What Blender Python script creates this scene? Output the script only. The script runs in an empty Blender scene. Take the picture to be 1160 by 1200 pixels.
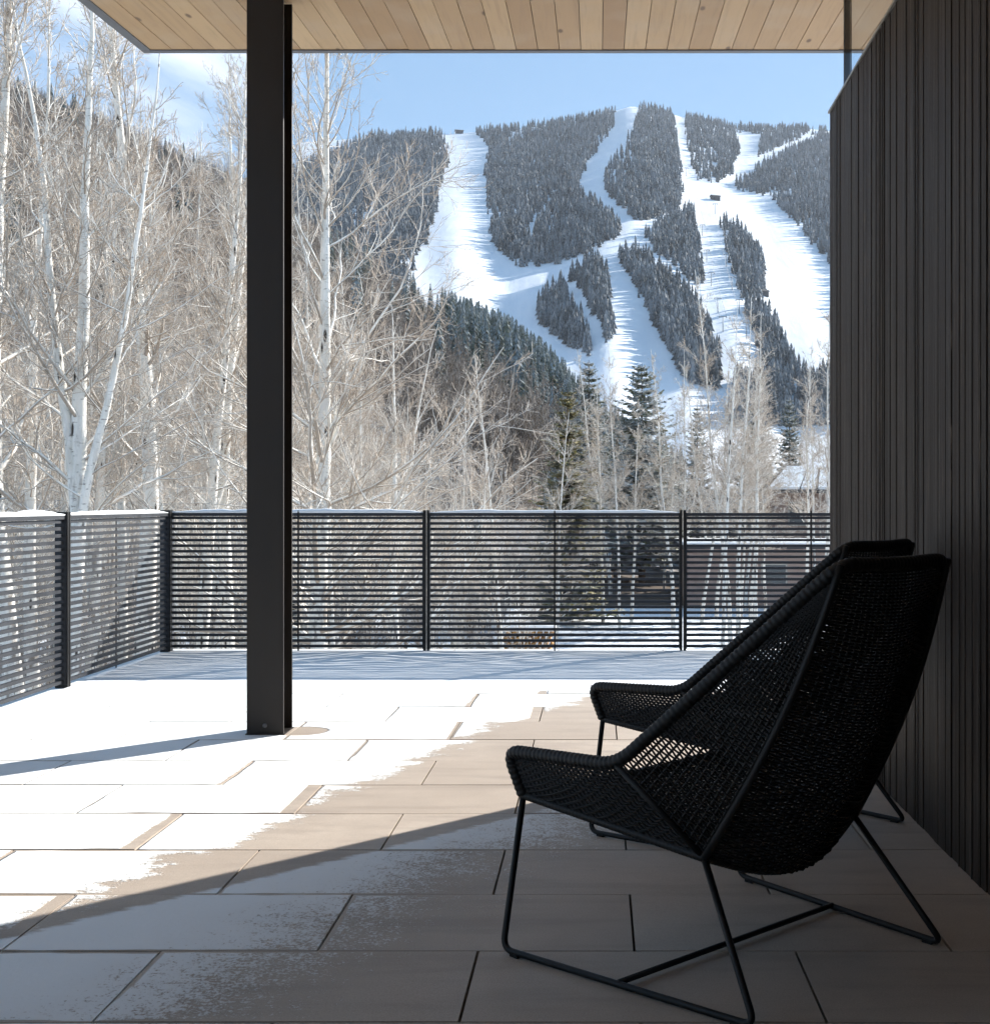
import bpy, math, random
import numpy as np
from mathutils import Vector, noise as mnoise

R = math.radians
sc = bpy.context.scene
C = sc.collection
rng = np.random.default_rng(7)
random.seed(7)

# ------------------------------------------------------------------ constants (metres)
EYE = 1.15            # eye height above the terrace
F = 1500.0            # focal length in photo pixels
VX, VY = 700.0, 589.0 # where the view axis meets the 1160 x 1200 photo
WALL_X, WALL_END = 1.142, 6.32
FENCE_Y, FENCE_X, FENCE_H = 9.914, -3.32, 1.07
GROUND = -3.5
SUN_AZ, SUN_EL = R(45.5), R(25.2)

def sight(px, z):                       # world x of a direction at distance z
    return (px - VX) / F * z

# ------------------------------------------------------------------ node helpers
class NT:
    def __init__(self, tree): self.t = tree; self.n = tree.nodes; self.l = tree.links
    def __call__(self, kind, ins=None, **props):
        nd = self.n.new(kind)
        for k, v in props.items(): setattr(nd, k, v)
        for k, v in (ins or {}).items(): self.set(nd, k, v)
        return nd
    def set(self, nd, k, v):
        s = nd.inputs[k]
        if isinstance(v, bpy.types.NodeSocket): self.l.new(v, s)
        elif isinstance(v, bpy.types.Node): self.l.new(v.outputs[0], s)
        else: s.default_value = v
    def math(self, op, a, b=None, c=None, clamp=False):
        nd = self.n.new('ShaderNodeMath'); nd.operation = op; nd.use_clamp = clamp
        for i, v in enumerate((a, b, c)):
            if v is not None: self.set(nd, i, v)
        return nd.outputs[0]
    def mix(self, fac, a, b, blend='MIX'):
        nd = self.n.new('ShaderNodeMix'); nd.data_type = 'RGBA'; nd.blend_type = blend
        self.set(nd, 0, fac)
        for i, v in ((6, a), (7, b)):
            if isinstance(v, tuple) and len(v) == 3: v = (*v, 1)
            self.set(nd, i, v)
        return nd.outputs[2]
    def smooth(self, v, lo, hi):
        nd = self.n.new('ShaderNodeMapRange'); nd.interpolation_type = 'SMOOTHSTEP'
        self.set(nd, 0, v); self.set(nd, 1, lo); self.set(nd, 2, hi)
        return nd.outputs[0]
    def lin(self, v, lo, hi, a=0., b=1.):
        nd = self.n.new('ShaderNodeMapRange')
        for i, x in enumerate((v, lo, hi, a, b)): self.set(nd, i, x)
        return nd.outputs[0]
    def noise(self, vec, scale, detail=3., rough=.5, dist=0.):
        return self('ShaderNodeTexNoise', {'Vector': vec, 'Scale': scale, 'Detail': detail, 'Roughness': rough, 'Distortion': dist}).outputs[0]
    def mapping(self, vec, scale=(1,1,1), loc=(0,0,0), rot=(0,0,0)):
        return self('ShaderNodeMapping', {'Vector': vec, 'Scale': scale, 'Location': loc, 'Rotation': rot}).outputs[0]
    def attr(self, name):
        return self('ShaderNodeAttribute', attribute_name=name).outputs['Fac']
    def bump(self, h, strength, dist):
        return self('ShaderNodeBump', {'Height': h, 'Strength': strength, 'Distance': dist}).outputs[0]

def mat(name, col=None, rough=.6, metal=0., spec=.5):
    m = bpy.data.materials.new(name); m.use_nodes = True
    nt = NT(m.node_tree); nt.n.clear()
    b = nt('ShaderNodeBsdfPrincipled', {'Roughness': rough, 'Metallic': metal, 'Specular IOR Level': spec})
    if col: b.inputs['Base Color'].default_value = (*col, 1)
    o = nt('ShaderNodeOutputMaterial'); nt.l.new(b.outputs[0], o.inputs[0])
    return m, nt, b

M = {}
def build_materials():
    # painted dark steel (column, rail)
    for nm, c, r in (('steel', (.022, .0185, .0165), .5), ('rail_metal', (.026, .029, .036), .45), ('black_tube', (.008, .008, .0085), .42)):
        m, nt, b = mat(nm, c, r, 0, .28)
        tc = nt('ShaderNodeTexCoord').outputs['Object']
        n1 = nt.noise(nt.mapping(tc, (3, 3, 1.2)), 2.5, 4)
        n2 = nt.noise(tc, 160, 2)
        nt.set(b, 'Base Color', nt.mix(nt.lin(n1, .3, .75), tuple(x*.8 for x in c), tuple(x*1.25 for x in c)))
        nt.set(b, 'Roughness', nt.lin(n1, .3, .7, r-.08, r+.14))
        nt.set(b, 'Normal', nt.bump(n2, .12, .002))
        M[nm] = m
    m, nt, b = mat('fascia_metal', (.10, .10, .105), .45); 
    tc = nt('ShaderNodeTexCoord').outputs['Object']; n1 = nt.noise(tc, 1.7, 4)
    nt.set(b, 'Base Color', nt.mix(n1, (.085, .085, .09), (.13, .13, .135))); M['fascia'] = m
    m, nt, b = mat('cap_metal', (.30, .28, .25), .4, .6); M['cap_metal'] = m
    # snow
    for nm, c in (('snow', (.86, .88, .90)), ('terrain_snow', (.84, .87, .91))):
        m, nt, b = mat(nm, c, .75, 0, .25)
        p = nt('ShaderNodeNewGeometry').outputs['Position']
        sc_ = 1. if nm == 'snow' else .02
        n = nt.noise(p, 6*sc_, 6, .6); n2 = nt.noise(p, 90*sc_, 3)
        nt.set(b, 'Base Color', nt.mix(nt.lin(n, .3, .7), tuple(x*.94 for x in c), c))
        h = nt.math('ADD', n, nt.math('MULTIPLY', n2, .3))
        nt.set(b, 'Normal', nt.bump(h, .35, .02 if nm == 'snow' else 2.2))
        M[nm] = m
    # groomed mountain snow: fine lines running down the fall line
    m, nt, b = mat('piste_snow', (.84, .87, .91), .75, 0, .2)
    p = nt('ShaderNodeNewGeometry').outputs['Position']
    n = nt.noise(p, .012, 6, .6); n2 = nt.noise(nt.mapping(p, (.09, .012, .012)), 1., 4)
    nt.set(b, 'Base Color', nt.mix(nt.lin(n2, .35, .7), (.80, .835, .885), (.87, .89, .92)))
    nt.set(b, 'Normal', nt.bump(nt.math('ADD', n, nt.math('MULTIPLY', n2, .35)), .22, 8.)); M['piste_snow'] = m
    # hillside floor: snow with brown scrub
    m, nt, b = mat('hill_floor', (.5, .5, .5), .9, 0, .1)
    p = nt('ShaderNodeNewGeometry').outputs['Position']
    n = nt.noise(p, .09, 8, .72); n2 = nt.noise(p, .5, 6, .7)
    nt.set(b, 'Base Color', nt.mix(nt.smooth(nt.math('ADD', n, nt.math('MULTIPLY', n2, .5)), .72, .98), (.125, .10, .080), (.60, .62, .66)))
    M['hill_floor'] = m
    # ------------ pavers with thin snow
    m, nt, b = mat('paver', (.4, .37, .33), .8, 0, .3)
    p = nt('ShaderNodeNewGeometry').outputs['Position']
    sep = nt('ShaderNodeSeparateXYZ', {0: p}); X, Y = sep.outputs[0], sep.outputs[1]
    uv = nt('ShaderNodeUVMap', uv_map='edge_near'); uv2 = nt('ShaderNodeUVMap', uv_map='edge_far')
    s1 = nt('ShaderNodeSeparateXYZ', {0: uv.outputs[0]}); s2 = nt('ShaderNodeSeparateXYZ', {0: uv2.outputs[0]})
    rnd = nt.attr('rnd')
    mn = lambda a, c: nt.math('MINIMUM', a, c)
    mx = lambda a, c: nt.math('MAXIMUM', a, c)
    streak = nt.noise(nt.mapping(p, (6., 10., 1)), 1., 6, .65)
    fine = nt.noise(nt.mapping(p, (60, 75, 1)), 1., 4, .7)
    blob = nt.noise(p, 3.2, 4)
    jag = nt.math('ADD', nt.math('MULTIPLY', nt.math('SUBTRACT', streak, .5), .52), nt.math('MULTIPLY', nt.math('SUBTRACT', fine, .5), .26))
    jag = nt.math('ADD', jag, nt.math('MULTIPLY', nt.math('SUBTRACT', rnd, .5), .12))
    l1 = nt.math('MULTIPLY_ADD', Y, .34, -1.55 - .34*3.5); l2 = nt.math('MULTIPLY_ADD', Y, .42, -.5 - .42*6.6)
    dA = nt.math('ADD', nt.math('SUBTRACT', X, mx(l1, l2)), jag)
    dA = mn(dA, nt.math('ADD', nt.math('SUBTRACT', 7.83, Y), nt.math('MULTIPLY', nt.math('SUBTRACT', blob, .5), .25)))
    snowA = nt.math('SUBTRACT', 1., nt.smooth(dA, -.05, .035))
    # snow lying in the lasting shade of the wall, ragged edge
    sh = nt.math('SUBTRACT', nt.math('SUBTRACT', Y, 3.464 - 1.0355*-1.616), nt.math('MULTIPLY', X, 1.0355))
    rag = nt.noise(nt.mapping(p, (9, 26, 1)), 1., 5, .65)
    dB = nt.math('ADD', nt.math('ADD', sh, .145), nt.math('MULTIPLY', nt.math('SUBTRACT', rag, .5), .13))
    inB = nt.math('SUBTRACT', 1., nt.smooth(dB, -.03, .02))
    d2 = nt.math('SUBTRACT', X, nt.math('MULTIPLY_ADD', Y, .42, -.22 - .42*3))
    d2 = nt.math('ADD', d2, nt.math('MULTIPLY', nt.math('SUBTRACT', blob, .5), .55))
    d2 = nt.math('ADD', d2, nt.math('MULTIPLY', nt.math('SUBTRACT', rnd, .5), .2))
    dens = nt.math('SUBTRACT', 1., nt.lin(d2, -1.15, .05))
    speck = nt.noise(nt.mapping(p, (95, 95, 1)), 1., 5, .7)
    speck2 = nt.noise(nt.mapping(p, (24, 24, 1), rot=(0,0,.6)), 1., 3, .6)
    sp = nt.math('ADD', nt.math('MULTIPLY', speck, .7), nt.math('MULTIPLY', speck2, .3))
    thr = nt.lin(dens, 0., 1., .72, .30)
    frost = nt.smooth(nt.math('SUBTRACT', sp, thr), -.03, .07)
    snowB = nt.math('MULTIPLY', inB, nt.math('MULTIPLY', frost, nt.lin(dens, 0., 1., .55, .93)))
    # bare strips along the joints
    ed = mn(mn(s1.outputs[0], s1.outputs[1]), s2.outputs[1])
    edw = nt.math('MULTIPLY', nt.smooth(nt.math('ADD', blob, nt.math('MULTIPLY', rnd, .35)), .52, .85), nt.math('MULTIPLY', nt.smooth(dA, -2.2, -.4), .012))
    bare1 = nt.smooth(ed, nt.math('ADD', edw, -.003), nt.math('ADD', edw, .004))
    farw = nt.math('MULTIPLY', nt.smooth(dA, -.85, -.25), nt.math('MULTIPLY', nt.smooth(nt.math('FRACT', nt.math('MULTIPLY', rnd, 7.)), .35, .8), .055))
    farw = nt.math('ADD', farw, nt.math('MULTIPLY', nt.math('SUBTRACT', fine, .5), .012))
    bare2 = nt.smooth(s2.outputs[0], nt.math('ADD', farw, -.004), nt.math('ADD', farw, .004))
    snow = mx(nt.math('MULTIPLY', snowA, bare2), snowB)
    snow = nt.math('MULTIPLY', snow, mx(bare1, nt.math('SUBTRACT', 1., nt.smooth(dA, -3.2, -1.8))))
    # melted patch beside the column foot
    ex = nt.math('DIVIDE', nt.math('ADD', X, 1.50), .15); ey = nt.math('DIVIDE', nt.math('SUBTRACT', Y, 6.44), .13)
    el = nt.math('ADD', nt.math('MULTIPLY', ex, ex), nt.math('MULTIPLY', ey, ey))
    el = nt.math('ADD', el, nt.math('MULTIPLY', nt.math('SUBTRACT', streak, .5), .6))
    snow = nt.math('MULTIPLY', snow, nt.smooth(el, .85, 1.1))
    mott = nt.noise(p, 4, 9, .72); grit = nt.noise(p, 220, 3, .7); smear = nt.noise(nt.mapping(p, (1.5, 9, 1)), 1., 4)
    stone = nt.mix(nt.lin(mott, .3, .7), (.47, .395, .33), (.63, .545, .46))
    stone = nt.mix(nt.lin(rnd, 0., 1., 0., .75), stone, (.44, .365, .30))
    stone = nt.mix(nt.math('MULTIPLY', nt.smooth(smear, .45, .72), .55), stone, (.34, .28, .235))
    stone = nt.mix(nt.lin(grit, .35, .65, .0, .4), stone, (.26, .21, .17))
    nt.set(b, 'Base Color', nt.mix(snow, stone, (.88, .90, .91)))
    nt.set(b, 'Roughness', nt.lin(snow, 0., 1., .62, .8))
    hgt = nt.math('ADD', nt.math('MULTIPLY', snow, .012), nt.math('MULTIPLY', grit, .0012))
    hgt = nt.math('ADD', hgt, nt.math('MULTIPLY', nt.math('MULTIPLY', nt.noise(p, 60, 4, .6), snow), .004))
    nt.set(b, 'Normal', nt.bump(hgt, .5, 1.)); M['paver'] = m
    m, nt, b = mat('slab', (.10, .09, .08), .9); M['slab'] = m
    # ------------ soffit boards
    m, nt, b = mat('soffit_wood', (.6, .44, .3), .55, 0, .3)
    p = nt('ShaderNodeTexCoord').outputs['Object']; rnd = nt.attr('rnd')
    off = nt('ShaderNodeCombineXYZ', {0: nt.math('MULTIPLY', rnd, 37.), 1: nt.math('MULTIPLY', rnd, 91.), 2: 0.})
    pp = nt('ShaderNodeVectorMath', {0: p, 1: off.outputs[0]}, operation='ADD').outputs[0]
    g = nt.noise(nt.mapping(pp, (26, 1.6, 1)), 1., 6, .6, .8); g2 = nt.noise(nt.mapping(pp, (160, 5, 1)), 1., 4, .6)
    cloudy = nt.noise(pp, 2.2, 4)
    col = nt.mix(nt.lin(rnd, 0., 1.), (.385, .228, .108), (.60, .405, .218))
    col = nt.mix(nt.math('MULTIPLY', nt.smooth(g, .45, .75), .45), col, (.35, .22, .12))
    col = nt.mix(nt.math('MULTIPLY', nt.smooth(cloudy, .45, .7), .35), col, (.52, .39, .26))
    col = nt.mix(nt.math('MULTIPLY', nt.smooth(g2, .55, .75), .16), col, (.28, .18, .10))
    vor = nt('ShaderNodeTexVoronoi', {'Vector': nt.mapping(pp, (7, 2.6, 1)), 'Scale': 1.}, voronoi_dimensions='2D')
    keep = nt.math('GREATER_THAN', nt('ShaderNodeSeparateColor', {0: vor.outputs['Color']}).outputs[0], .84)
    kn = nt.math('MULTIPLY', nt.math('SUBTRACT', 1., nt.smooth(vor.outputs['Distance'], .05, .13)), keep)
    col = nt.mix(nt.math('MULTIPLY', kn, .8), col, (.12, .065, .035))
    nt.set(b, 'Base Color', col); nt.set(b, 'Normal', nt.bump(nt.math('ADD', g, nt.math('MULTIPLY', g2, .4)), .15, .004)); M['soffit_wood'] = m
    # ------------ dark wall boards
    m, nt, b = mat('dark_wood', (.04, .033, .028), .6, 0, .22)
    p = nt('ShaderNodeTexCoord').outputs['Object']; rnd = nt.attr('rnd')
    off = nt('ShaderNodeCombineXYZ', {0: 0., 1: nt.math('MULTIPLY', rnd, 57.), 2: nt.math('MULTIPLY', rnd, 31.)})
    pp = nt('ShaderNodeVectorMath', {0: p, 1: off.outputs[0]}, operation='ADD').outputs[0]
    g = nt.noise(nt.mapping(pp, (30, 40, .9)), 1., 7, .65, .6); g2 = nt.noise(nt.mapping(pp, (60, 230, 7)), 1., 4, .6)
    worn = nt.noise(nt.mapping(pp, (5, 22, .8)), 1., 5, .6)
    col = nt.mix(nt.lin(g, .3, .7), (.0115, .0078, .0058), (.027, .0188, .0142))
    col = nt.mix(nt.lin(rnd, 0., 1., 0., .7), col, (.034, .0235, .0175))
    chip = nt.math('MULTIPLY', nt.smooth(worn, .54, .70), nt.smooth(g2, .46, .62))
    col = nt.mix(nt.math('MULTIPLY', chip, .85), col, (.17, .135, .105))
    nt.set(b, 'Base Color', col); nt.set(b, 'Roughness', nt.lin(g, .3, .7, .45, .65))
    nt.set(b, 'Normal', nt.bump(nt.math('ADD', g, nt.math('MULTIPLY', g2, .6)), .5, .006)); M['dark_wood'] = m
    # ------------ glass
    m = bpy.data.materials.new('pane_glass'); m.use_nodes = True; nt = NT(m.node_tree); nt.n.clear()
    fr = nt('ShaderNodeFresnel', {'IOR': 1.5}); tr = nt('ShaderNodeBsdfTransparent', {'Color': (.93, .96, .98, 1)}); gl = nt('ShaderNodeBsdfGlossy', {'Roughness': .01})
    mxs = nt('ShaderNodeMixShader', {0: nt.math('MULTIPLY', fr.outputs[0], .22), 1: tr.outputs[0], 2: gl.outputs[0]})
    nt.l.new(mxs.outputs[0], nt('ShaderNodeOutputMaterial').inputs[0]); M['glass'] = m
    m, nt, b = mat('window_glass', (.06, .07, .075), .08); M['window_glass'] = m
    # ------------ wicker
    m, nt, b = mat('wicker', (.012, .012, .013), .55, 0, .35)
    tc = nt('ShaderNodeTexCoord').outputs['Object']; n = nt.noise(tc, 220, 3)
    nt.set(b, 'Base Color', nt.mix(n, (.004, .004, .0045), (.012, .0115, .0115))); M['wicker'] = m
    # ------------ trees
    m, nt, b = mat('aspen_bark', (.7, .68, .63), .8, 0, .2)
    tc = nt('ShaderNodeTexCoord').outputs['Object']
    oi = nt('ShaderNodeObjectInfo').outputs['Random']
    tco = nt('ShaderNodeVectorMath', {0: tc, 1: nt('ShaderNodeCombineXYZ', {2: nt.math('MULTIPLY', oi, 40.)}).outputs[0]}, operation='ADD').outputs[0]
    a = nt.noise(nt.mapping(tco, (7, 7, 1.6)), 1., 5, .6); sc1 = nt.noise(nt.mapping(tco, (9, 9, 34)), 1., 4, .6)
    vor = nt('ShaderNodeTexVoronoi', {'Vector': nt.mapping(tco, (7, 7, 1.9)), 'Scale': 1.})
    sep = nt('ShaderNodeSeparateXYZ', {0: tc}); low = nt.math('SUBTRACT', 1., nt.smooth(sep.outputs[2], 2., 8.))
    col = nt.mix(nt.lin(a, .35, .65), (.60, .575, .52), (.83, .81, .765))
    col = nt.mix(nt.math('MULTIPLY', nt.smooth(sc1, .58, .68), .75), col, (.14, .12, .10))
    col = nt.mix(nt.math('SUBTRACT', 1., nt.smooth(vor.outputs['Distance'], .13, .24)), col, (.045, .04, .035))
    col = nt.mix(nt.math('MULTIPLY', low, nt.smooth(a, .5, .64)), col, (.22, .19, .16))
    nt.set(b, 'Base Color', col); nt.set(b, 'Normal', nt.bump(sc1, .4, .01)); M['aspen_bark'] = m
    for nm, lo, hi, tw in (('aspen_twig', (.32, .27, .22), (.90, .875, .82), (.47, .37, .285)), ('brown_twig', (.150, .120, .097), (.37, .335, .30), (.19, .152, .122))):
        m, nt, b = mat(nm, lo, .8, 0, .15)
        p = nt('ShaderNodeNewGeometry'); nz = nt('ShaderNodeSeparateXYZ', {0: p.outputs['Normal']}).outputs[2]
        thin = nt.attr('thin'); n = nt.noise(p.outputs['Position'], 1.6, 4)
        up = nt.smooth(nt.math('ADD', nz, nt.math('MULTIPLY', nt.math('SUBTRACT', n, .5), 2.2)), -.42, .5)
        c = nt.mix(up, lo, hi); c = nt.mix(nt.lin(thin, .35, 1., 0., .8), c, tw)
        nt.set(b, 'Base Color', c); M[nm] = m
    m, nt, b = mat('conifer_bark', (.09, .07, .055), .9); M['conifer_bark'] = m
    for nm, c1, c2, sn in (('conifer_needles', (.085, .100, .062), (.215, .215, .135), .8), ('olive_needles', (.19, .165, .055), (.32, .275, .11), .3)):
        m, nt, b = mat(nm, c1, .75, 0, .2)
        g = nt('ShaderNodeNewGeometry'); nz = nt.math('ABSOLUTE', nt('ShaderNodeSeparateXYZ', {0: g.outputs['Normal']}).outputs[2])
        n = nt.noise(g.outputs['Position'], 2.4, 5, .65); rnd = nt.attr('rnd')
        c = nt.mix(nt.lin(rnd, 0., 1.), c1, c2)
        f = nt.math('MULTIPLY', nt.smooth(nt.math('ADD', nt.math('MULTIPLY', nz, .45), n), .72, 1.0), sn)
        nt.set(b, 'Base Color', nt.mix(f, c, (.72, .74, .76))); M[nm] = m
    for nm, c1, c2, sn, ns in (('forest_needles', (.013, .019, .022), (.070, .078, .078), .36, .035), ('hillside_needles', (.055, .067, .048), (.165, .170, .115), .55, .5)):
        m, nt, b = mat(nm, c1, .85, 0, .15)
        g = nt('ShaderNodeNewGeometry'); n = nt.noise(g.outputs['Position'], ns, 4, .7); rnd = nt.attr('rnd'); tip = nt.attr('thin')
        oi = nt('ShaderNodeObjectInfo').outputs['Random']
        patch = nt.noise(nt.mapping(g.outputs['Position'], (.006, .003, .006)), 1., 3, .6)
        c = nt.mix(nt.math('MULTIPLY', nt.math('FRACT', nt.math('ADD', rnd, oi)), nt.lin(patch, .3, .7, .35, 1.3)), c1, c2)
        f = nt.math('MULTIPLY', nt.smooth(nt.math('ADD', nt.math('MULTIPLY', tip, .32), n), .46, .84), sn)
        nt.set(b, 'Base Color', nt.mix(f, c, (.54, .60, .66))); M[nm] = m
    # ------------ houses and bits
    m, nt, b = mat('brown_siding', (.31, .22, .18), .8)
    tc = nt('ShaderNodeTexCoord').outputs['Object']; w = nt('ShaderNodeTexWave', {'Vector': tc, 'Scale': 5., 'Distortion': .3}, bands_direction='Z').outputs[0]
    n = nt.noise(nt.mapping(tc, (1, 1, 8)), 1.5, 5)
    nt.set(b, 'Base Color', nt.mix(nt.lin(n, .3, .7), (.27, .19, .155), (.38, .285, .24))); nt.set(b, 'Normal', nt.bump(w, .4, .02)); M['brown_siding'] = m
    m, nt, b = mat('roof_dark', (.05, .048, .05), .7); M['roof_dark'] = m
    m, nt, b = mat('cut_wood', (.55, .27, .07), .75)
    tc = nt('ShaderNodeTexCoord').outputs['Object']; n = nt.noise(nt.mapping(tc, (2, 9, 9)), 1., 4)
    nt.set(b, 'Base Color', nt.mix(nt.attr('rnd'), nt.mix(nt.lin(n, .3, .7), (.24, .12, .045), (.36, .20, .09)), (.58, .31, .085))); M['cut_wood'] = m
    m, nt, b = mat('lift_steel', (.20, .22, .24), .5, .3); M['lift_steel'] = m
build_materials()

# ------------------------------------------------------------------ mesh helpers
def np_mesh(name, V, Fq=None, Ft=None, smooth=False, attrs=None):
    me = bpy.data.meshes.new(name)
    V = np.asarray(V, np.float32)
    Fq = np.zeros((0, 4), np.int32) if Fq is None else np.asarray(Fq, np.int32).reshape(-1, 4)
    Ft = np.zeros((0, 3), np.int32) if Ft is None else np.asarray(Ft, np.int32).reshape(-1, 3)
    nq, nt_ = len(Fq), len(Ft)
    me.vertices.add(len(V)); me.vertices.foreach_set('co', V.ravel())
    me.loops.add(nq*4 + nt_*3); me.loops.foreach_set('vertex_index', np.concatenate((Fq.ravel(), Ft.ravel())))
    me.polygons.add(nq + nt_)
    st = np.concatenate((np.arange(nq)*4, nq*4 + np.arange(nt_)*3)).astype(np.int32)
    me.polygons.foreach_set('loop_start', st)
    me.update(calc_edges=True)
    me.polygons.foreach_set('use_smooth', np.full(nq + nt_, bool(smooth)))
    for k, a in (attrs or {}).items():
        at = me.attributes.new(k, 'FLOAT', 'POINT'); at.data.foreach_set('value', np.asarray(a, np.float32))
    me.validate()
    return me

class MB:                                # collects shapes, links them as ONE mesh
    def __init__(self): self.v = []; self.f = []; self.r = []; self.sm = []
    def add(self, vs, fs, rnd=0., smooth=False):
        o = len(self.v); self.v += [tuple(x) for x in vs]; self.f += [tuple(i + o for i in f) for f in fs]
        self.r += [rnd]*len(vs); self.sm += [smooth]*len(fs); return self
    def hexa(self, p, rnd=0.):           # 8 points: bottom 4 ccw, top 4 ccw
        return self.add(p, [(3,2,1,0),(4,5,6,7),(0,1,5,4),(1,2,6,5),(2,3,7,6),(3,0,4,7)], rnd)
    def box(self, x0, x1, y0, y1, z0, z1, rnd=0.):
        return self.hexa([(x0,y0,z0),(x1,y0,z0),(x1,y1,z0),(x0,y1,z0),(x0,y0,z1),(x1,y0,z1),(x1,y1,z1),(x0,y1,z1)], rnd)
    def tube(self, pts, r, m=8, caps=True, rnd=0.):
        P = np.array(pts, float)[None]; k = P.shape[1]
        rr = np.full((1, k), r) if np.isscalar(r) else np.array(r, float)[None]
        V, Q = tubes(P, rr, m)
        fs = [tuple(q) for q in Q]
        if caps: fs += [tuple(range(m))[::-1], tuple(range((k-1)*m, k*m))]
        return self.add(V, fs, rnd, True)
    def build(self, name, material, parent=None, bevel=0.):
        me = bpy.data.meshes.new(name); me.from_pydata(self.v, [], self.f)
        at = me.attributes.new('rnd', 'FLOAT', 'POINT'); at.data.foreach_set('value', np.array(self.r, np.float32))
        me.polygons.foreach_set('use_smooth', np.array(self.sm, bool))
        o = link(name, me, material, parent)
        if bevel:
            b = o.modifiers.new('bevel', 'BEVEL'); b.width = bevel; b.segments = 2; b.limit_method = 'ANGLE'
        return o

def link(name, me, material=None, parent=None):
    o = bpy.data.objects.new(name, me); C.objects.link(o)
    if material: me.materials.append(M[material] if isinstance(material, str) else material)
    if parent: o.parent = parent
    return o
def tag(o, label=None, cat=None, group=None, kind=None):
    if label: o['label'] = label
    if cat: o['category'] = cat
    if group: o['group'] = group
    if kind: o['kind'] = kind
    return o
def thing(name, label, cat, loc=(0,0,0), rz=0., group=None):
    o = bpy.data.objects.new(name, None); C.objects.link(o); o.location = loc; o.rotation_euler = (0, 0, rz)
    o.empty_display_size = .3
    return tag(o, label, cat, group)
def copy_tree(o, parent=None):
    c = o.copy(); C.objects.link(c)
    if parent: c.parent = parent
    for ch in list(o.children): copy_tree(ch, c)
    return c

def nrm(a): return a / np.maximum(np.linalg.norm(a, axis=-1, keepdims=True), 1e-9)
def tubes(P, Rr, m):
    N, k, _ = P.shape
    T = nrm(np.gradient(P, axis=1))
    ref = np.where(np.abs(T[:, :1, 2:3]) > .85, np.array([1., .13, 0]), np.array([.07, .05, 1.]))
    U = nrm(np.cross(T, np.broadcast_to(ref, T.shape))); W = np.cross(T, U)
    a = np.arange(m)*2*math.pi/m
    ring = P[:, :, None] + Rr[:, :, None, None]*(np.cos(a)[None, None, :, None]*U[:, :, None] + np.sin(a)[None, None, :, None]*W[:, :, None])
    V = ring.reshape(-1, 3)
    i = np.arange(N)[:, None, None]*k*m; j = np.arange(k-1)[None, :, None]*m; l = np.arange(m)[None, None, :]
    l2 = (l + 1) % m
    Q = np.stack([i+j+l, i+j+l2, i+j+m+l2, i+j+m+l], -1).reshape(-1, 4)
    return V, Q

def fillet(pts, rad, n=6):
    pts = [Vector(p) for p in pts]; out = [pts[0]]
    for a, b, c in zip(pts, pts[1:], pts[2:]):
        d1 = (a-b).normalized(); d2 = (c-b).normalized()
        s = min(rad, (a-b).length*.45, (c-b).length*.45)
        p, q = b + d1*s, b + d2*s
        for i in range(n+1):
            t = i/n; out.append(p.lerp(b, t).lerp(b.lerp(q, t), t))
    out.append(pts[-1]); return [tuple(p) for p in out]

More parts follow.
